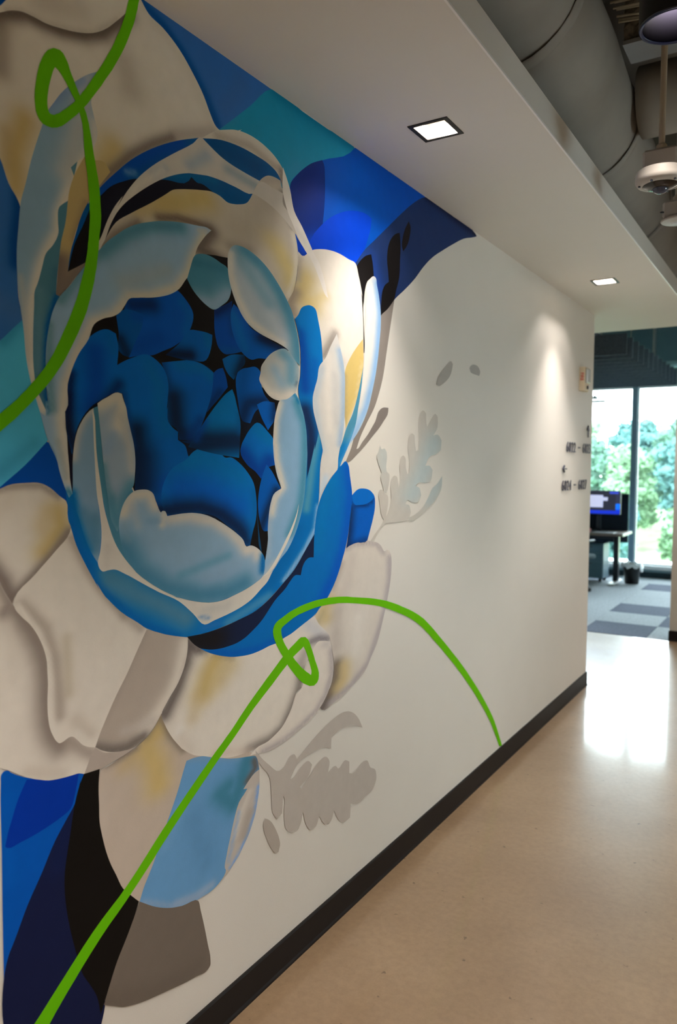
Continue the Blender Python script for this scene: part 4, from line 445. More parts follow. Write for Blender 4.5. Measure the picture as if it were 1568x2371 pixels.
LINES=[
('painted_line',[(1325,2747),(1324,2742),(1322,2735),(1320,2726),(1318,2716),(1315,2706),(1312,2695),(1309,2684),(1305,2671),(1300,2658),(1294,2643),(1287,2627),(1279,2612),(1272,2596),(1264,2580),(1255,2565),(1246,2549),(1237,2534),(1227,2518),(1217,2503),(1207,2488),(1197,2473),(1188,2459),(1178,2446),(1170,2434),(1161,2423),(1152,2413),(1143,2404),(1135,2396),(1125,2387),(1117,2379),(1109,2374),(1105,2371),(1102,2370),(1098,2369),(1095,2369),(1092,2370),(1090,2373),(1088,2378),(1087,2386),(1087,2395),(1088,2404),(1090,2415),(1092,2426),(1095,2436),(1098,2446),(1101,2456),(1104,2464),(1108,2471),(1111,2476),(1114,2479),(1114,2478),(1106,2472),(1098,2472),(1099,2473),(1103,2472),(1107,2471),(1111,2470),(1116,2468),(1120,2465),(1125,2461),(1130,2456),(1135,2451),(1140,2445),(1145,2439),(1150,2432),(1156,2426),(1161,2419),(1165,2411),(1169,2404),(1172,2397),(1175,2389),(1178,2378),(1180,2364),(1181,2347),(1182,2329),(1184,2312),(1186,2296),(1189,2280),(1191,2265),(1192,2249),(1194,2233),(1195,2216),(1195,2199),(1196,2185),(1195,2173),(1194,2162),(1193,2152),(1192,2142),(1191,2131),(1189,2121),(1188,2110),(1186,2098),(1183,2085),(1180,2071),(1176,2056),(1171,2041),(1166,2025),(1161,2008),(1155,1991),(1148,1975),(1141,1959),(1134,1944),(1126,1928),(1118,1913),(1110,1897),(1101,1881),(1093,1866),(1084,1853),(1075,1840),(1066,1828),(1056,1817),(1046,1805),(1035,1794),(1024,1782),(1012,1771),(1001,1760),(988,1749),(975,1739),(963,1729),(953,1721),(944,1715),(937,1710),(930,1707),(925,1704)],[(1357,2760),(1356,2755),(1354,2747),(1352,2738),(1350,2728),(1347,2718),(1345,2707),(1341,2694),(1337,2680),(1332,2665),(1325,2649),(1318,2632),(1311,2616),(1303,2599),(1294,2582),(1285,2566),(1275,2549),(1265,2532),(1254,2516),(1243,2500),(1233,2484),(1222,2469),(1212,2455),(1202,2441),(1192,2427),(1182,2415),(1172,2404),(1163,2393),(1153,2383),(1144,2374),(1134,2364),(1123,2354),(1110,2346),(1097,2341),(1085,2340),(1075,2341),(1067,2346),(1062,2353),(1058,2362),(1057,2372),(1056,2382),(1056,2393),(1057,2405),(1059,2417),(1061,2428),(1063,2438),(1066,2449),(1069,2460),(1073,2469),(1077,2478),(1082,2487),(1090,2498),(1105,2509),(1121,2512),(1129,2509),(1133,2505),(1137,2500),(1140,2496),(1143,2491),(1145,2485),(1148,2479),(1151,2473),(1155,2467),(1159,2460),(1163,2453),(1168,2445),(1172,2438),(1177,2430),(1181,2422),(1185,2414),(1189,2407),(1192,2398),(1196,2387),(1199,2373),(1203,2357),(1206,2340),(1209,2323),(1213,2308),(1216,2292),(1220,2277),(1223,2261),(1225,2244),(1226,2226),(1227,2209),(1228,2194),(1227,2180),(1226,2169),(1224,2158),(1222,2148),(1221,2137),(1220,2126),(1219,2115),(1217,2102),(1215,2089),(1213,2074),(1209,2058),(1206,2042),(1201,2025),(1196,2008),(1190,1990),(1184,1972),(1176,1954),(1168,1938),(1160,1921),(1151,1905),(1142,1889),(1132,1872),(1123,1857),(1112,1841),(1102,1828),(1092,1815),(1081,1802),(1070,1790),(1058,1778),(1046,1766),(1034,1754),(1022,1743),(1009,1731),(996,1719),(983,1709),(972,1700),(962,1692),(953,1687),(946,1682),(941,1680)],(108,200,6)),
('painted_line',[(1021,353),(1025,357),(1031,362),(1039,368),(1049,376),(1059,385),(1071,397),(1085,409),(1102,424),(1123,441),(1148,462),(1174,482),(1201,502),(1226,519),(1253,535),(1280,552),(1308,571),(1338,592),(1370,615),(1401,639),(1430,660),(1455,678),(1478,694),(1500,710),(1523,725),(1548,742),(1573,759),(1598,776),(1622,792),(1644,806),(1665,819),(1685,831),(1705,844),(1726,858),(1746,872),(1766,885),(1787,899),(1810,912),(1833,925),(1857,938),(1881,951),(1906,966),(1932,981),(1957,994),(1978,1006),(1996,1015),(2012,1021),(2026,1026),(2038,1030),(2049,1035),(2056,1039),(2056,1040),(2045,1042),(2042,1044),(2047,1040),(2054,1031),(2061,1022),(2067,1012),(2073,1001),(2079,989),(2084,978),(2089,966),(2094,954),(2098,944),(2098,936),(2095,931),(2090,927),(2086,926),(2090,928),(2100,927),(2097,929),(2089,934),(2079,941),(2067,948),(2055,957),(2042,966),(2030,976),(2017,988),(2004,999),(1992,1012),(1980,1024),(1968,1037),(1958,1049),(1948,1061),(1940,1072),(1935,1081),(1931,1090),(1928,1097),(1927,1104),(1926,1109),(1926,1113),(1927,1116),(1929,1118),(1934,1121),(1941,1124),(1951,1127),(1963,1131),(1976,1135),(1989,1139),(2003,1142),(2022,1146),(2047,1148),(2076,1151),(2109,1153),(2140,1154),(2171,1153),(2204,1152),(2236,1149),(2268,1147),(2297,1143),(2325,1139),(2354,1134),(2388,1128),(2429,1120),(2475,1111),(2522,1101),(2568,1090),(2612,1077),(2655,1064),(2699,1049),(2744,1033),(2788,1017),(2831,1000),(2873,981),(2917,959),(2963,933),(3013,901),(3064,866),(3118,830),(3173,793),(3230,753),(3287,713),(3344,671),(3402,627),(3460,582),(3518,536),(3573,490),(3625,445),(3676,401),(3723,358),(3764,318),(3798,283),(3825,252),(3849,223),(3871,196),(3893,170),(3912,146),(3929,125),(3941,111)],[(991,392),(996,394),(1003,398),(1011,403),(1021,409),(1032,417),(1045,427),(1060,439),(1077,452),(1099,469),(1124,488),(1150,508),(1177,527),(1204,544),(1231,559),(1259,574),(1287,592),(1317,613),(1347,636),(1378,660),(1406,681),(1432,699),(1455,715),(1477,730),(1500,746),(1524,762),(1549,779),(1574,795),(1598,811),(1620,825),(1641,837),(1661,850),(1681,862),(1701,876),(1720,890),(1740,904),(1760,918),(1782,932),(1804,946),(1827,960),(1849,974),(1873,988),(1898,1003),(1922,1018),(1943,1030),(1962,1039),(1978,1047),(1992,1052),(2003,1057),(2013,1061),(2022,1065),(2035,1069),(2061,1065),(2077,1054),(2085,1043),(2091,1033),(2096,1023),(2102,1012),(2108,1000),(2114,988),(2119,976),(2126,964),(2133,951),(2139,939),(2143,927),(2143,915),(2141,905),(2133,896),(2114,890),(2087,895),(2068,904),(2052,912),(2039,921),(2026,931),(2013,942),(2000,954),(1988,966),(1976,978),(1964,991),(1953,1005),(1942,1018),(1931,1031),(1920,1044),(1911,1057),(1902,1069),(1896,1080),(1890,1090),(1886,1100),(1884,1109),(1883,1117),(1885,1124),(1888,1131),(1895,1138),(1904,1143),(1915,1147),(1927,1150),(1939,1153),(1951,1157),(1965,1161),(1983,1165),(2004,1168),(2030,1172),(2061,1175),(2095,1177),(2128,1178),(2162,1177),(2197,1176),(2231,1173),(2265,1170),(2296,1166),(2326,1162),(2356,1156),(2391,1150),(2432,1143),(2479,1135),(2529,1125),(2579,1114),(2627,1102),(2674,1088),(2722,1073),(2769,1056),(2816,1040),(2863,1022),(2912,1001),(2963,976),(3014,945),(3066,912),(3118,876),(3172,839),(3227,801),(3285,760),(3345,718),(3403,675),(3462,630),(3520,583),(3578,536),(3633,489),(3685,443),(3735,397),(3781,353),(3822,312),(3855,275),(3880,243),(3902,214),(3921,187),(3940,161),(3957,137),(3971,117),(3980,103)],(108,200,6))]


def mural_material():
    m = bpy.data.materials.new('mural_paint'); m.use_nodes = True
    nt = m.node_tree; N = nt.nodes; L = nt.links; b = N['Principled BSDF']
    at = N.new('ShaderNodeAttribute'); at.attribute_name = 'pigment'
    tc = N.new('ShaderNodeTexCoord')
    nz = N.new('ShaderNodeTexNoise'); nz.inputs['Scale'].default_value = 22; nz.inputs['Detail'].default_value = 5
    L.new(tc.outputs['Object'], nz.inputs['Vector'])
    mr = N.new('ShaderNodeMapRange'); mr.inputs['To Min'].default_value = 0.93; mr.inputs['To Max'].default_value = 1.07
    L.new(nz.outputs['Fac'], mr.inputs['Value'])
    mx = N.new('ShaderNodeVectorMath'); mx.operation = 'SCALE'
    L.new(at.outputs['Color'], mx.inputs[0]); L.new(mr.outputs['Result'], mx.inputs['Scale'])
    L.new(mx.outputs['Vector'], b.inputs['Base Color'])
    b.inputs['Roughness'].default_value = 0.6
    b.inputs['Specular IOR Level'].default_value = 0.08
    nb = N.new('ShaderNodeTexNoise'); nb.inputs['Scale'].default_value = 260; nb.inputs['Detail'].default_value = 3
    L.new(tc.outputs['Object'], nb.inputs['Vector'])
    bp = N.new('ShaderNodeBump'); bp.inputs['Strength'].default_value = 0.12; bp.inputs['Distance'].default_value = 0.002
    L.new(nb.outputs['Fac'], bp.inputs['Height']); L.new(bp.outputs['Normal'], b.inputs['Normal'])
    return m
M_mural = mural_material()

def smooth_outline(pts, n=4):
    """closed Catmull-Rom outline that keeps sharp corners"""
    P = [np.array(p, float) for p in pts]
    Q = [P[0]]
    for p in P[1:]:
        if np.linalg.norm(p-Q[-1]) > 1.0: Q.append(p)
    if np.linalg.norm(Q[0]-Q[-1]) <= 1.0: Q.pop()
    P = Q; k = len(P)
    corner = []
    for i in range(k):
        a = P[i]-P[i-1]; b = P[(i+1) % k]-P[i]
        ca = a.dot(b)/(np.linalg.norm(a)*np.linalg.norm(b)+1e-9)
        corner.append(ca < 0.5)
    out = []
    for i in range(k):
        p1, p2 = P[i], P[(i+1) % k]
        d = np.linalg.norm(p2-p1)
        def tangent(j, other):
            if corner[j]: return None
            a, b = P[j-1], P[(j+1) % k]
            da, db = np.linalg.norm(P[j]-a), np.linalg.norm(b-P[j])
            t = ((P[j]-a)/da*db + (b-P[j])/db*da)/(da+db)
            return t*d
        t1 = tangent(i, p2); t2 = tangent((i+1) % k, p1)
        if t1 is None: t1 = (p2-p1) if t2 is None else 2*(p2-p1)-t2 if False else (p2-p1)
        if t2 is None: t2 = (p2-p1)
        m = max(1, min(n, int(d/6)+1))
        for s in range(m):
            u = s/m
            h00 = 2*u**3-3*u**2+1; h10 = u**3-2*u**2+u; h01 = -2*u**3+3*u**2; h11 = u**3-u**2
            out.append(h00*p1+h10*t1+h01*p2+h11*t2)
    return np.array(out)

def inside(poly, pts):
    x, y = pts[:, 0], pts[:, 1]
    c = np.zeros(len(pts), bool)
    n = len(poly)
    for i in range(n):
        x1, y1 = poly[i]; x2, y2 = poly[(i+1) % n]
        if y1 == y2: continue
        cond = (y1 > y) != (y2 > y)
        c ^= cond & (x < (x2-x1)*(y-y1)/(y2-y1)+x1)
    return c

def path_dist(path, pts, ry, rz):
    q = np.array(path, float)/np.array([ry, rz]); p = pts/np.array([ry, rz])
    best = np.full(len(p), 1e9)
    for i in range(len(q)-1):
        a, b = q[i], q[i+1]; ab = b-a; L2 = ab.dot(ab)+1e-12
        t = np.clip((p-a).dot(ab)/L2, 0, 1)
        best = np.minimum(best, np.linalg.norm(p-(a+t[:, None]*ab), axis=1))
    return best

def paint(name, outline, base, ops, sy, sz, layer, parent):
    poly = outline
    verts = [tuple(p) for p in poly]
    if ops:
        y0, z0 = poly.min(0); y1, z1 = poly.max(0)
        gy = np.arange(y0, y1, sy); gz = np.arange(z0, z1, sz)
        A, B = np.meshgrid(gy, gz); A = A+((np.arange(len(gz)) % 2)*sy/2)[:, None]
        g = np.stack([A.ravel(), B.ravel()], 1)
        g = g[inside(poly, g)]
        if len(g):
            keep = np.ones(len(g), bool)
            for i in range(len(poly)):
                keep &= np.abs(g-poly[i]).max(1) > min(sy, sz)*0.35
            g = g[keep]
            verts += [tuple(p) for p in g]
    n = len(poly)
    res = delaunay_2d_cdt([Vector(v) for v in verts], [], [list(range(n))], 1, 1e-4)
    V = np.array([tuple(v) for v in res[0]]); F = [tuple(f) for f in res[2]]
    col = np.tile(np.array(base, float), (len(V), 1))
    for path, c, ry, rz, s in ops:
        d = path_dist(path, V, ry, rz)
        w = s*np.exp(-2.3*d*d)
        col = col*(1-w[:, None])+np.array(c, float)*w[:, None]
    x = 0.0004+layer*0.000014
    # orient every triangle towards the room
    G = []
    for f in F:
        a, b, c = V[f[0]], V[f[1]], V[f[2]]
        cr = (b[0]-a[0])*(c[1]-a[1])-(b[1]-a[1])*(c[0]-a[0])
        G.append(f if cr > 0 else f[::-1])
    o = mesh_obj(name, [(x, v[0]/1000, v[1]/1000) for v in V], G, M_mural, parent)
    me = o.data
    ca = me.color_attributes.new('pigment', 'FLOAT_COLOR', 'POINT')
    u = col/255.0
    lc = np.where(u <= 0.04045, u/12.92, ((u+0.055)/1.055)**2.4)
    ca.data.foreach_set('color', np.concatenate([lc, np.ones((len(lc), 1))], 1).ravel())
    return o

mural = thing('mural', 'large blue, white and yellow flower mural with green looping lines painted on the wall', 'mural', (0, 1.0, 0))
mural_inv = Matrix.Translation((0, -1.0, 0))
layer = 0
for name, pts, base, ops, sy, sz in MURAL:
    o = paint(name, smooth_outline(pts), base, ops, sy, sz, layer, mural)
    o.matrix_parent_inverse = mural_inv
    layer += 1
for name, a, b, base in LINES:
    # a painted line: one strip, overlapping itself where the loop crosses
    n = len(a); x = 0.0004+layer*0.000014
    v = [(x+i*1e-6, p[0]/1000, p[1]/1000) for i, p in enumerate(a)]+[(x+i*1e-6, p[0]/1000, p[1]/1000) for i, p in enumerate(b)]
    f = [(i, i+1, n+i+1, n+i) for i in range(n-1)]
    o = mesh_obj(name, v, f, M_mural, mural)
    o.matrix_parent_inverse = mural_inv
    o['label'] = 'bright green looping line'
    ca = o.data.color_attributes.new('pigment', 'FLOAT_COLOR', 'POINT')
    for i in range(2*n): ca.data[i].color = (*lin(base), 1)
    layer += 8

# ------------------------------------------------------------------ wall sign: raised lettering
M_letter = mat('sign_letter', (34, 38, 66), 0.4, noise=0.05, nscale=30)
def text_mesh(name, body, size, depth, material, parent, origin, bold=0.0, align='LEFT', rot=None, width=None):
    cu = bpy.data.curves.new(name, 'FONT'); cu.body = body; cu.size = size; cu.extrude = depth/2; cu.offset = bold
    cu.align_x = align; cu.resolution_u = 3
    tmp = bpy.data.objects.new(name+'_tmp', cu); COL.objects.link(tmp)
    dg = bpy.context.evaluated_depsgraph_get()
    me = bpy.data.meshes.new_from_object(tmp.evaluated_get(dg))
    bpy.data.objects.remove(tmp); bpy.data.curves.remove(cu)
    me.name = name
    if width:
        xs = [v.co.x for v in me.vertices]; k = width/(max(xs)-min(xs)); x0 = min(xs)
        for v in me.vertices: v.co.x = (v.co.x-x0)*k
    me.materials.clear(); me.materials.append(material)
    o = bpy.data.objects.new(name, me); COL.objects.link(o); o.parent = parent
    # local x -> +Y of the wall, local y -> up, face towards the room
    R = Matrix(((0, 0, 1), (1, 0, 0), (0, 1, 0))).to_4x4()
    if rot: R = rot
    R.translation = origin
    o.matrix_local = R
    return o

def arrow(name, parent, y, z, s, direction):
    w = 0.10*s
    pts = [(-w/2*1.0, -0.5*s), (w/2, -0.5*s), (w/2, 0.22*s), (0.20*s, 0.02*s), (0.28*s, 0.12*s), (0, 0.5*s), (-0.28*s, 0.12*s), (-0.20*s, 0.02*s), (-w/2, 0.22*s)]
    if direction == 'left': pts = [(-q, p) for p, q in pts]
    m = MB().prism([(y+p, z+q) for p, q in pts], 'X', 0.004, 0.012)
    return m.build(name, M_letter, parent)

def sign_line(parent, text, y, z, pitch, size):
    for k, c in enumerate(text):
        if c == ' ': continue
        if c == '-':
            MB().box(0.004, 0.008, y+pitch*(k+0.08), y+pitch*(k+0.92), z+0.030, z+0.039).build('dash', M_letter, parent)
        else:
            text_mesh('digit', c, size, 0.004, M_letter, parent, (0.006, y+pitch*(k+0.10), z), bold=0.0, width=pitch*0.74)
s1 = thing('wayfinding_sign', 'dark raised room numbers 6022 to 6023 with an up arrow on the white wall', 'sign', (0, 0, 0))
arrow('arrow', s1, 5.668, 1.893, 0.088, 'up')
sign_line(s1, '6022 - 6023', 5.112, 1.735, 0.0595, 0.098)
s2 = thing('wayfinding_sign', 'dark raised room numbers 6024 to 6027 with a left arrow on the white wall', 'sign', (0, 0, 0))
arrow('arrow', s2, 5.075, 1.622, 0.088, 'left')
sign_line(s2, '6024 - 6027', 5.022, 1.478, 0.0590, 0.098)

# ------------------------------------------------------------------ fire alarm strobe
M_beige = mat('alarm_plastic', (224, 208, 180), 0.45, noise=0.02)
M_red = mat('alarm_red', (200, 40, 20), 0.5)
M_lens = mat('strobe_lens', (214, 220, 222), 0.12, noise=0.05, nscale=40)
M_dark = mat('dark_plastic', (40, 44, 60), 0.4)
al = thing('fire_alarm_strobe', 'beige fire alarm strobe high on the white wall near its far end', 'alarm', (0.0, 5.405, 2.160))
MB().bbox(0.0, 0.040, 0.0, 0.115, 0.0, 0.165, 0.004).build('body', M_beige, al)
MB().bbox(0.040, 0.056, 0.012, 0.100, 0.055, 0.155, 0.006).build('strobe_lens', M_lens, al)
MB().lathe([(0.013, 0.0), (0.013, 0.006), (0.008, 0.009)], 14, (0.040, 0.07, 0.028), 'X').build('sounder', M_dark, al)
rt = Matrix(((0, 1, 0), (0, 0, -1), (-1, 0, 0))).to_4x4()   # reads downwards on the near side
rt = Matrix(((0, 1, 0), (0, 0, -1), (-1, 0, 0))).to_4x4()
text_mesh('lettering', 'FIRE', 0.030, 0.0016, M_red, al, (0.012, -0.0008, 0.125), bold=0.0006, rot=rt)

# ------------------------------------------------------------------ open ceiling above the corridor
def duct(name, label, p0, p1, r, rings, seg=36, wob=0.005, seam=0.75):
    t = thing(name, label, 'duct', p0)
    p0, p1 = Vector(p0), Vector(p1); d = (p1-p0); L = d.length; d.normalize()
    a = d.cross(Vector((0, 0, 1))).normalized(); b = a.cross(d)
    v = []; f = []
    ph = [random.random()*6 for _ in range(6)]
    for i in range(rings+1):
        s = i/rings*L
        for k in range(seg):
            an = 2*math.pi*k/seg
            rr = r+wob*(math.sin(3*an+ph[0]+s*2.1)*0.4+math.sin(s*5.2+ph[1])*0.5+math.sin(5*an+s*3.7+ph[2])*0.35+math.sin(s*11+2*an+ph[3])*0.3)
            v.append(d*s+a*(rr*math.cos(an))+b*(rr*math.sin(an)))
    for i in range(rings):
        for k in range(seg):
            j = (k+1) % seg; f.append((i*seg+k, i*seg+j, (i+1)*seg+j, (i+1)*seg+k))
    f.append(tuple(range(seg-1, -1, -1))); f.append(tuple(rings*seg+k for k in range(seg)))
    mesh_obj('insulation_wrap', v, f, M_duct, t, True)
    s = seam
    while s < L-0.1:
        m = MB(); ring = []
        pts = [d*s+a*((r+wob*0.8)*math.cos(2*math.pi*k/32))+b*((r+wob*0.8)*math.sin(2*math.pi*k/32)) for k in range(33)]
        v = []; f = []
        for k in range(33):
            q = (pts[k]-d*s).normalized()
            v += [pts[k]-d*0.03, pts[k]+q*0.003-d*0.028, pts[k]+q*0.003+d*0.028, pts[k]+d*0.03]
        for k in range(32):
            for e in range(3): f.append((k*4+e, k*4+e+1, k*4+4+e+1, k*4+4+e))
        mesh_obj('joint_tape', v, f, M_duct, t, True)
        s += 1.22
    return t
duct('air_duct', 'big grey insulation wrapped round duct running above the soffit', (0.72, BY+0.3, 3.27), (0.235, 7.4, 3.27), 0.27, 90)
duct('air_duct', 'grey wrapped round duct crossing overhead behind the camera dome', (0.672, 3.80, 3.30), (2.75, 3.80, 3.30), 0.155, 30, seam=0.55)
duct('air_duct', 'far grey wrapped duct crossing above the soffit end', (0.66, 5.9, 3.33), (2.75, 5.9, 3.33), 0.22, 30)

bm_ = thing('steel_beam', 'rough sprayed steel beam crossing the open ceiling beside the black pendant', 'beam', (0.68, 3.425, 3.36))
m = MB(); v = []; f = []
nx, nz_ = 60, 14
for sgn, yy in ((-1, -0.05), (1, 0.05)):
    base = len(m.v); v = []
    for i in range(nx+1):
        for k in range(nz_+1):
            v.append((i/nx*2.1, yy+sgn*random.uniform(0, 0.022), k/nz_*0.40))
    f = []
    for i in range(nx):
        for k in range(nz_):
            q = (i*(nz_+1)+k, (i+1)*(nz_+1)+k, (i+1)*(nz_+1)+k+1, i*(nz_+1)+k+1)
            f.append(q if sgn < 0 else q[::-1])
    m.add(v, f)
m.box(0, 2.1, -0.05, 0.05, 0.0, 0.40)
m.build('fireproofed_web', M_beam, bm_)
MB().box(0, 2.1, -0.085, 0.085, -0.016, 0.0).build('bottom_flange', M_flange, bm_)

cb = thing('cable_bundle', 'loose bundle of cream cables strung across the open ceiling', 'cables', (0.72, 2.97, 3.31))
for k in range(20):
    yy = random.uniform(-0.07, 0.12); zz = random.uniform(-0.01, 0.05); dy = random.uniform(-0.02, 0.12)
    pts = []
    for i in range(13):
        u = i/12
        pts.append((u*2.1, yy+dy*u+0.012*math.sin(u*7+k), zz-0.035*math.sin(u*math.pi*3)**2+0.006*math.sin(u*11+k*2)))
    MB().tube(pts, 0.0042, 7).build('cable', M_cable, cb, True)

def rod(parent, h, r=0.0105):
    o = MB().lathe([(r, 0), (r, h)], 16).build('hanging_rod', M_conduit, parent)
    smooth_by_angle(o); return o

# black cylinder pendant lamps; the light sits inside each can
M_inner = mat('pendant_inner', (4, 3, 8), 0.9, noise=0.05, spec=0.05)
M_blue = mat('pendant_rim', (30, 44, 84), 0.3)
M_lamp = mat('lamp_face', (255, 236, 214), 0.4, emit=((255, 226, 190), 2.0))
def pendant(x, y, z, label, watts=PENDANT_W):
    t = thing('pendant_lamp', label, 'lamp', (x, y, z), 0, 'black cylinder pendants over the corridor')
    R, H = 0.098, 0.36
    o = MB().lathe([(R-0.004, 0.0), (R, 0.003), (R, H-0.006), (R-0.006, H), (0.012, H+0.002), (0.0005, H+0.002)], 48, cap=False).build('can', M_black, t); smooth_by_angle(o)
    # deep inner cone with the lamp at its top
    v = MB().lathe([(R-0.004, 0.0), (R-0.012, 0.004), (0.036, 0.103)], 48, cap=False)
    o = v.build('inner_reflector', M_inner, t); smooth_by_angle(o)
    MB().lathe([(R-0.003, -0.001), (R-0.001, -0.0025), (R-0.006, -0.0035), (R-0.011, 0.001)], 48, cap=False).build('rim', M_blue, t, True)
    MB().lathe([(0.037, 0.103), (0.037, 0.107)], 32).build('lamp_face', M_lamp, t)
    h = MB().lathe([(0.008, H), (0.008, DECK-z)], 12).build('hanging_rod', M_black, t); smooth_by_angle(h)
    ld = bpy.data.lights.new('pendant_lamp_light', 'AREA'); ld.shape = 'DISK'; ld.size = 0.056
    ld.energy = watts; ld.color = WARM
    lo = bpy.data.objects.new('pendant_lamp_light', ld); COL.objects.link(lo); lo.parent = t; lo.location = (0, 0, 0.100)
    return t
pendant(1.020, 2.440, 2.895, 'black cylinder pendant lamp at the top right above the dome camera', 19.0)
pendant(1.020, 4.880, 2.895, 'added unseen black cylinder pendant lamp further down the corridor past the frame edge', 20.0)  # out-of-view pendants from here on are added for more light
pendant(1.020, 7.320, 2.895, 'added unseen black cylinder pendant lamp by the corridor end past the frame edge', 40.0)  # added to brighten the end wall
pendant(1.020, 0.000, 2.895, 'added unseen black cylinder pendant lamp overhead beside the camera')
pendant(1.020, -2.440, 2.895, 'added unseen black cylinder pendant lamp behind the camera')

# dome camera on a conduit
M_offw = mat('device_white', (178, 171, 162), 0.45, noise=0.02)
M_smoke = mat('smoked_band', (30, 27, 26), 0.15)
M_lens2 = mat('dome_lens', (60, 66, 84), 0.05)
dc = thing('dome_camera', 'white round security camera with dark lens hanging on a conduit', 'camera', (0.927, 2.835, 2.585))
o = MB().lathe([(0.060, 0.0), (0.074, 0.004), (0.081, 0.014), (0.082, 0.022), (0.080, 0.045), (0.074, 0.050), (0.030, 0.050)], 48).build('housing', M_offw, dc); smooth_by_angle(o)
o = MB().lathe([(0.020, -0.012), (0.036, -0.010), (0.056, -0.002), (0.062, 0.003)], 48).build('smoked_band', M_smoke, dc); smooth_by_angle(o)
o = MB().lathe([(0.002, -0.027), (0.012, -0.0255), (0.020, -0.021), (0.026, -0.014), (0.028, -0.008)], 32).build('lens', M_lens2, dc); smooth_by_angle(o, 60)
for a in (200, 255, 320, 80):
    c, s_ = math.cos(math.radians(a)), math.sin(math.radians(a))
    MB().lathe([(0.004, 0.0), (0.004, 0.006), (0.002, 0.007)], 10, (0.068*c, 0.068*s_, -0.004+0.002)).build('screw', M_dark, dc)
MB().bbox(-0.056, 0.056, -0.030, 0.030, 0.050, 0.118, 0.008).build('junction_box', M_offw, dc)
MB().lathe([(0.016, 0.118), (0.018, 0.121), (0.018, 0.132), (0.013, 0.138)], 20).build('conduit_nut', M_conduit, dc)
r_ = rod(dc, DECK-2.585-0.13); r_.location = (0, 0, 0.13)

# motion sensor on a conduit
ms = thing('motion_sensor', 'small white round ceiling sensor partly cut by the right edge', 'sensor', (0.915, 3.290, 2.592))
o = MB().lathe([(0.030, -0.006), (0.058, -0.002), (0.061, 0.002), (0.058, 0.008), (0.040, 0.012)], 40).build('sensor_disc', M_offw, ms); smooth_by_angle(o)
o = MB().lathe([(0.002, -0.014), (0.014, -0.012), (0.022, -0.006), (0.023, -0.003)], 24).build('sensor_lens', M_lens, ms); smooth_by_angle(o)
MB().bbox(-0.052, 0.052, -0.030, 0.030, 0.012, 0.078, 0.010).build('junction_box', M_offw, ms)
MB().lathe([(0.011, 0.0), (0.011, 0.004)], 16, (0.010, -0.030, 0.052), 'Y').build('knockout', M_offw, ms)
MB().bbox(-0.058, -0.044, -0.036, -0.026, 0.030, 0.036, 0.002).build('screw', M_dark, ms)
MB().lathe([(0.016, 0.078), (0.018, 0.081), (0.018, 0.092), (0.013, 0.098)], 20).build('conduit_nut', M_conduit, ms)
r_ = rod(ms, DECK-2.592-0.09); r_.location = (0, 0, 0.09)

# ------------------------------------------------------------------ office beyond: carpet, baffles, windows
# carpet tiles 0.6 m; joints are small gaps between real tiles
dark_tiles = {(0, 0), (1, 1), (0, 2), (0, 5), (-2, 1), (2, 3), (-3, 3), (-2, 6), (3, 0), (-5, 0), (-4, 5), (2, 6)}
X0, Y0, TS = -0.53, THR+0.012, 0.62
tl = MB().bbox(0.0, TS-0.003, 0.0, TS-0.003, -0.006, 0.003, 0.0012)
proto = {}
for key, mm in (('L', M_carpetL), ('D', M_carpetD)):
    me = bpy.data.meshes.new('carpet_tile'); me.from_pydata(tl.v, [], tl.f); me.validate(); me.update(); me.materials.append(mm); proto[key] = me
ny = int((WIN-0.02-Y0)/TS)+1
for i in range(-6, 5):
    for j in range(ny):
        key = 'D' if (i, j) in dark_tiles else 'L'
        x, y = X0+i*TS, Y0+j*TS
        if j == ny-1 and y+TS > WIN-0.01: continue
        o = bpy.data.objects.new('carpet_tile', proto[key]); COL.objects.link(o); o.parent = fl2; o.location = (x, y, 0)
        if key == 'D': o['label'] = 'dark blue carpet tile'

# felt baffles hung in a row
bt = thing('ceiling_baffle_row', 'row of dark felt acoustic baffles hanging from the office ceiling', 'baffles', (-0.255, 8.2, 2.785))
bt.empty_display_size = 0.05
me = bpy.data.meshes.new('baffle'); q = MB().bbox(-3.0, 0.0, -0.012, 0.012, 0.0, 0.213, 0.003); me.from_pydata(q.v, [], q.f); me.validate(); me.update(); me.materials.append(M_felt)
for k in range(12):
    o = bpy.data.objects.new('baffle', me); COL.objects.link(o); o.parent = bt; o.location = (0, 0.30*k, 0)
for k, xx in enumerate((-0.3, -1.5, -2.7)):
    MB().box(xx-0.02, xx+0.02, -0.1, 3.45, 0.213, 0.233).build('hanger_rail', M_felt, bt)
    for yy in (0.2, 1.7, 3.2):
        MB().lathe([(0.004, 0.233), (0.004, DECK-2.785)], 8, (xx, yy, 0)).build('hanger_wire', M_cable, bt)

# windows: sill wall, mullions and panes
struct(MB().box(LX, OX, WIN, WIN+0.2, 0.0, 0.075).build('trim_2', mat('sill_base', (30, 52, 62), 0.7, noise=0.05)), 'dark kick strip below the windows')
struct(MB().box(LX, OX, WIN, WIN+0.2, 0.075, 0.118).build('trim_3', mat('sill_grey', (120, 150, 160), 0.5, noise=0.05)), 'grey window sill strip')
struct(MB().bbox(LX, OX, WIN-0.06, WIN+0.2, 0.118, 0.175, 0.004).build('trim_4', M_sill), 'white window sill')
struct(MB().box(LX, OX+0.15, WIN, WIN+0.2, 2.86, DECK).build('wall_window', mat('window_head', (96, 124, 134), 0.7, noise=0.04)), 'blue grey wall above the office windows')
struct(MB().box(LX, OX, WIN+0.2, WIN+0.75, 0.08, 0.165).build('trim_5', M_sill), 'bright white ledge outside the windows')
mx_ = [-0.925+1.52*k for k in range(-4, 4)]
wi = 1
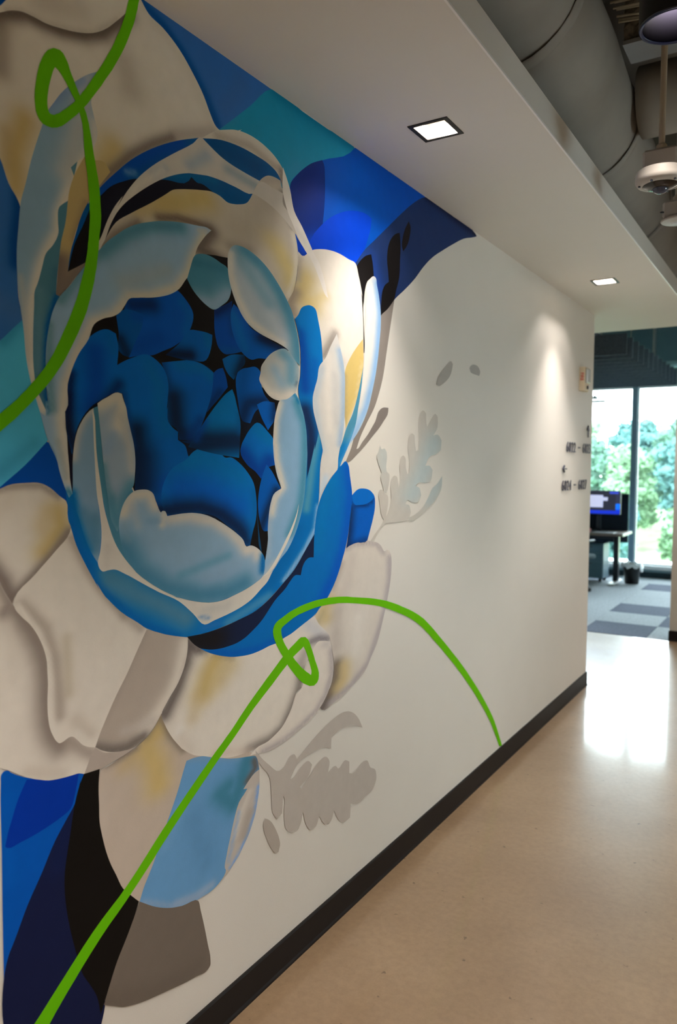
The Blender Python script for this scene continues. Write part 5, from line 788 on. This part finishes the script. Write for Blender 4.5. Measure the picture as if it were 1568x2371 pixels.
for k in range(-4, 3):
    xa, xb = -0.925+1.52*k, -0.925+1.52*(k+1)
    if xa < LX or xb > OX: continue
    w = MB().box(xa-0.0375, xa+0.0375, WIN+0.0, WIN+0.14, 0.175, 2.86)
    wo = struct(w.build('window_%d' % wi, M_mull), 'tall office window bay with slim grey mullion'); wi += 1
    MB().box(xa+0.0375, xa+0.055, WIN+0.05, WIN+0.09, 0.175, 2.86).box(xb-0.055, xb-0.0375, WIN+0.05, WIN+0.09, 0.175, 2.86).box(xa+0.055, xb-0.055, WIN+0.05, WIN+0.09, 0.175, 0.20).box(xa+0.055, xb-0.055, WIN+0.05, WIN+0.09, 2.83, 2.86).build('sash', M_sill, wo)
    MB().box(xa+0.055, xb-0.055, WIN+0.066, WIN+0.074, 0.20, 2.83).build('pane', M_glass, wo)
struct(MB().box(LX, -0.925-1.52*4+0.0, WIN, WIN+0.14, 0.175, 2.86).build('wall_window_side', M_officewall))
struct(MB().box(-0.925+1.52*2-0.0375, OX, WIN, WIN+0.14, 0.175, 2.86).build('wall_window_side', M_officewall))

for k, (a, b) in enumerate(RW):  # frame and panes of the added side window, out of view
    w = MB()
    for yy in (a, (a+b)/2-0.03, b-0.06): w.box(RX+0.03, RX+0.11, yy, yy+0.06, RZ0, RZ1)
    w.box(RX+0.03, RX+0.11, a, b, RZ0, RZ0+0.05).box(RX+0.03, RX+0.11, a, b, RZ1-0.05, RZ1)
    wo = struct(w.build('window_%d' % wi, M_mull), 'added unseen side window bay for extra daylight'); wi += 1
    for y0, y1 in ((a+0.06, (a+b)/2-0.03), ((a+b)/2+0.03, b-0.06)):
        MB().box(RX+0.066, RX+0.074, y0, y1, RZ0+0.05, RZ1-0.05).build('pane', M_glass, wo)

# pale pipe and linear fixtures in the office ceiling
pp = thing('ceiling_pipe', 'pale pipe crossing the office ceiling behind the baffles', 'pipe', (0, 11.75, 3.10))
o = MB().lathe([(0.05, -3.5), (0.05, 3.2)], 24, (0, 0, 0), 'X').build('pipe', mat('pale_pipe', (170, 206, 214), 0.5), pp); smooth_by_angle(o)
for xx in (-2.5, -0.6, 1.2): MB().box(xx-0.012, xx+0.012, -0.055, 0.055, -0.055, DECK-3.10).build('pipe_hanger', M_flange, pp)
tf = thing('track_fixture', 'small white ceiling fixture under the dark baffles beside the wall end', 'light fixture', (-1.42, 11.95, 2.62))
MB().bbox(-0.10, 0.12, -0.05, 0.05, 0.0, 0.035, 0.004).build('fixture_bar', M_sill, tf)
MB().lathe([(0.008, 0.035), (0.008, DECK-2.62)], 10, (0, 0, 0)).build('stem', M_sill, tf)
MB().lathe([(0.03, 0.05), (0.035, 0.08), (0.02, 0.11)], 14, (-0.04, 0, 0)).build('head', M_sill, tf)

# ------------------------------------------------------------------ desk, screen, chair, cabinet, bin
M_desk = mat('desk_top', (126, 110, 100), 0.45, noise=0.08, nscale=14)
M_edge = mat('desk_edge', (200, 206, 180), 0.5)
M_steel = mat('desk_steel', (28, 34, 44), 0.4)
M_panel = mat('screen_fabric', (20, 32, 48), 0.95, noise=0.12, nscale=80, bump=0.3, bscale=500)
M_ped = mat('cabinet_steel', (74, 104, 118), 0.45, noise=0.04)
M_chairf = mat('chair_fabric', (104, 118, 124), 0.8, noise=0.1, nscale=60)
dk = thing('office_desk', 'dark office desk with grey top by the window', 'desk', (-0.80, 10.92, 0.0))
MB().bbox(-1.60, 0.0, 0.0, 0.62, 0.695, 0.730, 0.004).build('desktop', M_desk, dk)
MB().bbox(0.0005, 0.012, 0.0, 0.62, 0.695, 0.730, 0.003).build('edge_band', M_edge, dk)
for xx in (-0.145, -1.45):
    l = MB().bbox(xx-0.035, xx+0.035, 0.32, 0.42, 0.03, 0.695, 0.004).build('leg', M_steel, dk)
    MB().bbox(xx-0.04, xx+0.04, 0.04, 0.60, 0.004, 0.032, 0.004).build('foot', M_sill, l)
MB().box(-1.40, -0.18, 0.34, 0.40, 0.62, 0.68).build('crossbar', M_steel, dk)
ps = thing('desk_screen', 'dark blue fabric privacy screen standing behind the monitor', 'desk screen', (-0.855, 11.575, 0.0))
MB().bbox(-1.55, 0.0, 0.0, 0.030, 0.555, 1.265, 0.012).build('fabric_panel', M_panel, ps)
MB().box(-1.50, -1.46, 0.005, 0.025, 0.0, 0.555).build('post', M_steel, ps)
MB().box(-0.80, -0.76, 0.005, 0.025, 0.0, 0.555).build('post', M_steel, ps)

mo = thing('computer_monitor', 'computer monitor showing a pale window and blue border on the desk', 'monitor', (-1.20, 11.25, 0.730))
MB().bbox(-0.300, 0.300, 0.0, 0.035, 0.245, 0.585, 0.006).build('casing', M_black, mo)
def screen_mat(n, c, s): return mat(n, c, 0.3, emit=(c, s))
MB().box(-0.292, 0.292, -0.002, 0.0, 0.253, 0.577).build('display', screen_mat('display_blue', (20, 50, 200), 0.9), mo)
MB().box(-0.292, 0.236, -0.003, -0.002, 0.302, 0.577).build('app_window', screen_mat('display_dark', (44, 46, 60), 0.8), mo)
MB().box(0.236, 0.292, -0.003, -0.002, 0.40, 0.577).build('side_bar', screen_mat('display_grey', (52, 56, 80), 0.8), mo)
MB().box(0.236, 0.292, -0.003, -0.002, 0.32, 0.40).build('side_bar', screen_mat('display_sky', (10, 110, 240), 1.0), mo)
MB().box(-0.280, 0.060, -0.004, -0.003, 0.345, 0.520).build('page', screen_mat('display_page', (190, 194, 224), 0.9), mo)
MB().box(0.060, 0.125, -0.004, -0.003, 0.440, 0.490).build('page', screen_mat('display_page', (190, 194, 224), 0.9), mo)
MB().box(0.150, 0.270, -0.004, -0.003, 0.540, 0.570).build('menu_strip', screen_mat('display_menu', (60, 80, 200), 0.9), mo)
MB().bbox(-0.03, 0.03, 0.036, 0.06, 0.012, 0.40, 0.003).build('stand', M_steel, mo)
MB().bbox(-0.11, 0.11, -0.04, 0.12, 0.0, 0.012, 0.003).build('stand_base', M_steel, mo)
pa = thing('paper_stack', 'pale papers lying on the desk edge', 'paper', (-1.06, 10.98, 0.730))
for k in range(3):
    MB().box(-0.16+0.01*k, 0.14-0.006*k, 0.0, 0.20, 0.002*k, 0.002*k+0.0018).build('sheet', M_sill, pa)
bx_ = tag(MB().bbox(-1.30, -1.235, 10.95, 11.02, 0.730, 0.790, 0.012).build('desk_cup', mat('pink_item', (190, 120, 120), 0.6, noise=0.05)), 'small pinkish item on the near desk edge', 'cup')

ped = thing('drawer_cabinet', 'blue grey steel drawer cabinet under the desk', 'cabinet', (-1.52, 11.18, 0.0))
MB().bbox(0.0, 0.42, 0.0, 0.36, 0.06, 0.56, 0.005).build('body', M_ped, ped)
for k, (za, zb) in enumerate(((0.075, 0.30), (0.305, 0.42), (0.425, 0.54))):
    d_ = MB().bbox(0.008, 0.412, -0.014, 0.0, za, zb, 0.003).build('drawer', M_ped, ped)
    MB().box(0.15, 0.27, -0.022, -0.014, zb-0.03, zb-0.02).build('handle', M_steel, d_)
for xx in (0.05, 0.37):
    for yy in (0.05, 0.31): MB().lathe([(0.022, 0.0), (0.022, 0.06)], 14, (xx, yy, 0)).build('caster', M_steel, ped)

ch = thing('office_chair', 'grey office chair half hidden by the wall end', 'chair', (-1.36, 10.33, 0.0), math.radians(-32))
v = []; f = []
n1, n2 = 10, 8
for i in range(n1+1):
    u = i/n1
    for k in range(n2+1):
        w_ = (k/n2-0.5)*2
        hw = 0.24-0.03*u
        v.append((w_*hw, -0.24-0.16*u+0.05*(w_*w_)-0.03*math.sin(u*3), 0.50+0.52*u))
for i in range(n1):
    for k in range(n2):
        a = i*(n2+1)+k; f.append((a, a+1, a+n2+2, a+n2+1))
o = mesh_obj('backrest', v, f, M_chairf, ch, True)
sd = o.modifiers.new('thickness', 'SOLIDIFY'); sd.thickness = 0.045
MB().bbox(-0.25, 0.25, -0.22, 0.26, 0.43, 0.49, 0.022).build('seat', M_chairf, ch)
MB().lathe([(0.028, 0.09), (0.028, 0.43)], 18).build('column', M_steel, ch)
for s_ in (-1, 1):
    MB().tube([(s_*0.24, -0.05, 0.46), (s_*0.30, -0.05, 0.50), (s_*0.31, -0.04, 0.66), (s_*0.30, 0.02, 0.68), (s_*0.29, 0.16, 0.68)], 0.016, 8).build('armrest', M_steel, ch, True)
for k in range(5):
    a = math.radians(72*k+20); c, s_ = math.cos(a), math.sin(a)
    l = MB().tube([(0, 0, 0.11), (0.15*c, 0.15*s_, 0.10), (0.29*c, 0.29*s_, 0.07)], [0.028, 0.022, 0.016], 8).build('leg', M_steel, ch, True)
    MB().lathe([(0.03, -0.022), (0.03, 0.022)], 16, (0.29*c, 0.29*s_, 0.030), 'Y').build('caster', M_black, l)

bn = thing('waste_bin', 'black waste bin with a white liner under the desk end', 'bin', (-0.745, 11.36, 0.003))
o = MB().lathe([(0.090, 0.0), (0.096, 0.006), (0.122, 0.27), (0.126, 0.275), (0.116, 0.275), (0.092, 0.012)], 28, cap=False).build('bin_body', M_black, bn); smooth_by_angle(o)
MB().lathe([(0.094, 0.004), (0.092, 0.010)], 28).build('bin_floor', M_black, bn)
v = []; f = []
for i, (r_, z_) in enumerate(((0.110, 0.20), (0.118, 0.285), (0.132, 0.292), (0.140, 0.262), (0.146, 0.235))):
    for k in range(28):
        a = 2*math.pi*k/28; wv = 1+0.05*math.sin(k*2.7+i)+(0.25 if (i == 4 and 2 < k < 8) else 0)
        v.append((r_*wv*math.cos(a), r_*wv*math.sin(a), z_+0.02*math.sin(k*1.9+i)*(i > 1)-(0.05 if i == 4 and k in (0, 1, 2, 26, 27) else 0)))
for i in range(4):
    for k in range(28):
        j = (k+1) % 28; f.append((i*28+k, i*28+j, (i+1)*28+j, (i+1)*28+k))
mesh_obj('liner', v, f, mat('bin_liner', (236, 240, 246), 0.35), bn, True)

# ------------------------------------------------------------------ outside: hillside, trees, shrubs, a pale shed
M_grass = mat('meadow', (126, 150, 104), 0.95, noise=0.35, nscale=0.6)
v = []; f = []
gx, gy = 40, 24
for j in range(gy+1):
    yy = 14.0+j*4.0
    for i in range(gx+1):
        xx = -70+i*3.5
        zz = -5.2+0.055*(yy-14)+0.35*math.sin(xx*0.21+yy*0.13)+0.25*math.sin(yy*0.33-xx*0.1)
        v.append((xx, yy, zz))
for j in range(gy):
    for i in range(gx):
        a = j*(gx+1)+i; f.append((a, a+1, a+gx+2, a+gx+1))
struct(mesh_obj('ground', v, f, M_grass, None, True), 'sunlit grassy slope outside the windows')
def ground_z(x, y): return -5.2+0.055*(y-14)+0.35*math.sin(x*0.21+y*0.13)+0.25*math.sin(y*0.33-x*0.1)

def foliage_mat(n, c):
    return mat(n, c, 0.9, noise=0.45, nscale=2.2)
FOL = [foliage_mat('leaves_mid', (82, 114, 98)), foliage_mat('leaves_pale', (108, 138, 106)), foliage_mat('leaves_cool', (70, 108, 106))]
M_trunk = mat('bark', (92, 80, 66), 0.9, noise=0.2)
def ico_blob():
    import bmesh
    bm = bmesh.new(); bmesh.ops.create_icosphere(bm, subdivisions=2, radius=1.0)
    vv = [tuple(p.co) for p in bm.verts]; ff = [tuple(q.index for q in p.verts) for p in bm.faces]
    bm.free(); return vv, ff
IV, IF = ico_blob()
def tree(name, x, y, height, spread, matl, label, cat, group, blobs=26, trunk=True, sq=1.0):
    z = ground_z(x, y)-0.2
    t = thing(name, label, cat, (x, y, z), 0, group)
    m = MB()
    for k in range(blobs):
        u = random.random(); a = random.random()*6.283
        hh = (0.28+0.68*u) if trunk else (0.12+0.75*u)
        rad = spread*(0.25+0.75*math.sin(math.pi*min(1, max(0.05, (hh-0.12)/0.92)))**0.7)*random.uniform(0.25, 0.85)
        cxx, cyy, czz = rad*math.cos(a), rad*math.sin(a), hh*height
        br_ = spread*random.uniform(0.14, 0.30)
        vv = []
        for p in IV:
            s = 0.85*br_*(1+random.uniform(-0.25, 0.25)); vv.append((cxx+p[0]*s, cyy+p[1]*s, czz+p[2]*s*0.85*sq))
        m.add(vv, IF)
        # leaf clumps standing off the blob
        for q in range(46):
            d = Vector((random.gauss(0, 1), random.gauss(0, 1), random.gauss(0, 1))).normalized()
            c = Vector((cxx, cyy, czz))+d*br_*random.uniform(0.95, 1.45)
            e1 = Vector((random.gauss(0, 1), random.gauss(0, 1), random.gauss(0, 1))).normalized(); e2 = e1.orthogonal().normalized()
            w_ = random.uniform(0.10, 0.22)
            m.add([c-e1*w_, c+e2*w_*0.6, c+e1*w_, c-e2*w_*0.6], [(0, 1, 2, 3)])
    m.build('crown', matl, t)
    if trunk:
        MB().tube([(0, 0, 0), (0.05, 0.02, height*0.3), (-0.04, 0.03, height*0.62)], [spread*0.07, spread*0.055, spread*0.03], 8).build('trunk', M_trunk, t)
    return t
# forest edge seen through the two window bays, and a little beyond for other viewpoints
def photo_x(x, y):
    d = Vector((x, y, 0))-CAM; d.z = 0
    return d.dot(rgt)/d.dot(fwd)
COLN = {0: 'mid green', 1: 'pale green', 2: 'cool green'}
ORD = ['first', 'second', 'third', 'fourth', 'fifth', 'sixth', 'seventh', 'eighth', 'ninth', 'tenth', 'eleventh', 'twelfth']
A0, A1 = photo_x(0.0, WEND), photo_x(0.295, THR)
def plant_row(name, cat, spots, phrase, group, **kw):
    seen = sorted([q for q in spots if photo_x(q[0]+1.35*q[3], q[1]) > A0 and photo_x(q[0]-1.35*q[3], q[1]) < A1], key=lambda q: photo_x(q[0], q[1]))
    for q in spots:
        x, y, hgt, sp, c = q
        if q in seen: lb = '%s %s, %s from the left %s' % (COLN[c], cat, ORD[seen.index(q)], phrase)
        else: lb = 'leafy green %s hidden by the walls outside the building' % cat
        tree(name, x, y, hgt, sp, FOL[c], lb, cat, group if q in seen else group+' hidden by walls', **kw)
plant_row('tree', 'tree', [(-27, 58, 8.4, 2.6, 0), (-19.0, 58, 8.0, 2.4, 2), (-14.6, 62, 8.4, 2.4, 1), (-12.0, 55, 7.0, 2.0, 0), (-9.6, 60, 7.2, 2.2, 2), (-8.6, 52, 6.9, 1.9, 1),
          (-6.2, 57, 7.9, 2.2, 0), (-5.0, 50, 7.8, 1.9, 2), (-1.4, 56, 8.5, 2.4, 1), (3.0, 53, 8.2, 2.5, 0), (-11.6, 68, 8.2, 2.8, 2), (-5.6, 67, 8.6, 2.8, 1)],
          'in the forest edge outside the windows', 'trees outside the windows', blobs=70)
plant_row('shrub', 'shrub', [(-10.6, 43, 4.4, 1.5, 1), (-7.6, 42, 4.2, 1.5, 2), (-4.4, 45, 3.8, 1.4, 1), (-8.0, 34, 3.0, 1.3, 1), (-2.2, 40, 3.8, 1.6, 0), (-14.2, 43, 4.8, 1.7, 0), (-6.0, 31, 1.9, 1.1, 1), (-4.4, 27, 1.6, 1.0, 1), (-3.3, 23, 1.3, 0.8, 1)],
          'on the slope below the forest edge', 'shrubs on the slope', blobs=44, trunk=False)
hx, hy = -4.05, 34.0
hz = ground_z(hx, hy)
hs = thing('shed', 'white shed with bright roof among the greenery outside', 'shed', (hx, hy, hz-0.1))
MB().box(-1.0, 1.0, -0.8, 0.8, 0.0, 1.55).build('walls', M_sill, hs)
MB().prism([(-1.0, 1.55), (1.0, 1.55), (0.0, 2.0)], 'X', -1.1, 1.1).build('roof', M_sill, hs)
MB().box(-0.3, 0.3, -0.815, -0.8, 0.0, 1.3).build('door', M_sill, hs)
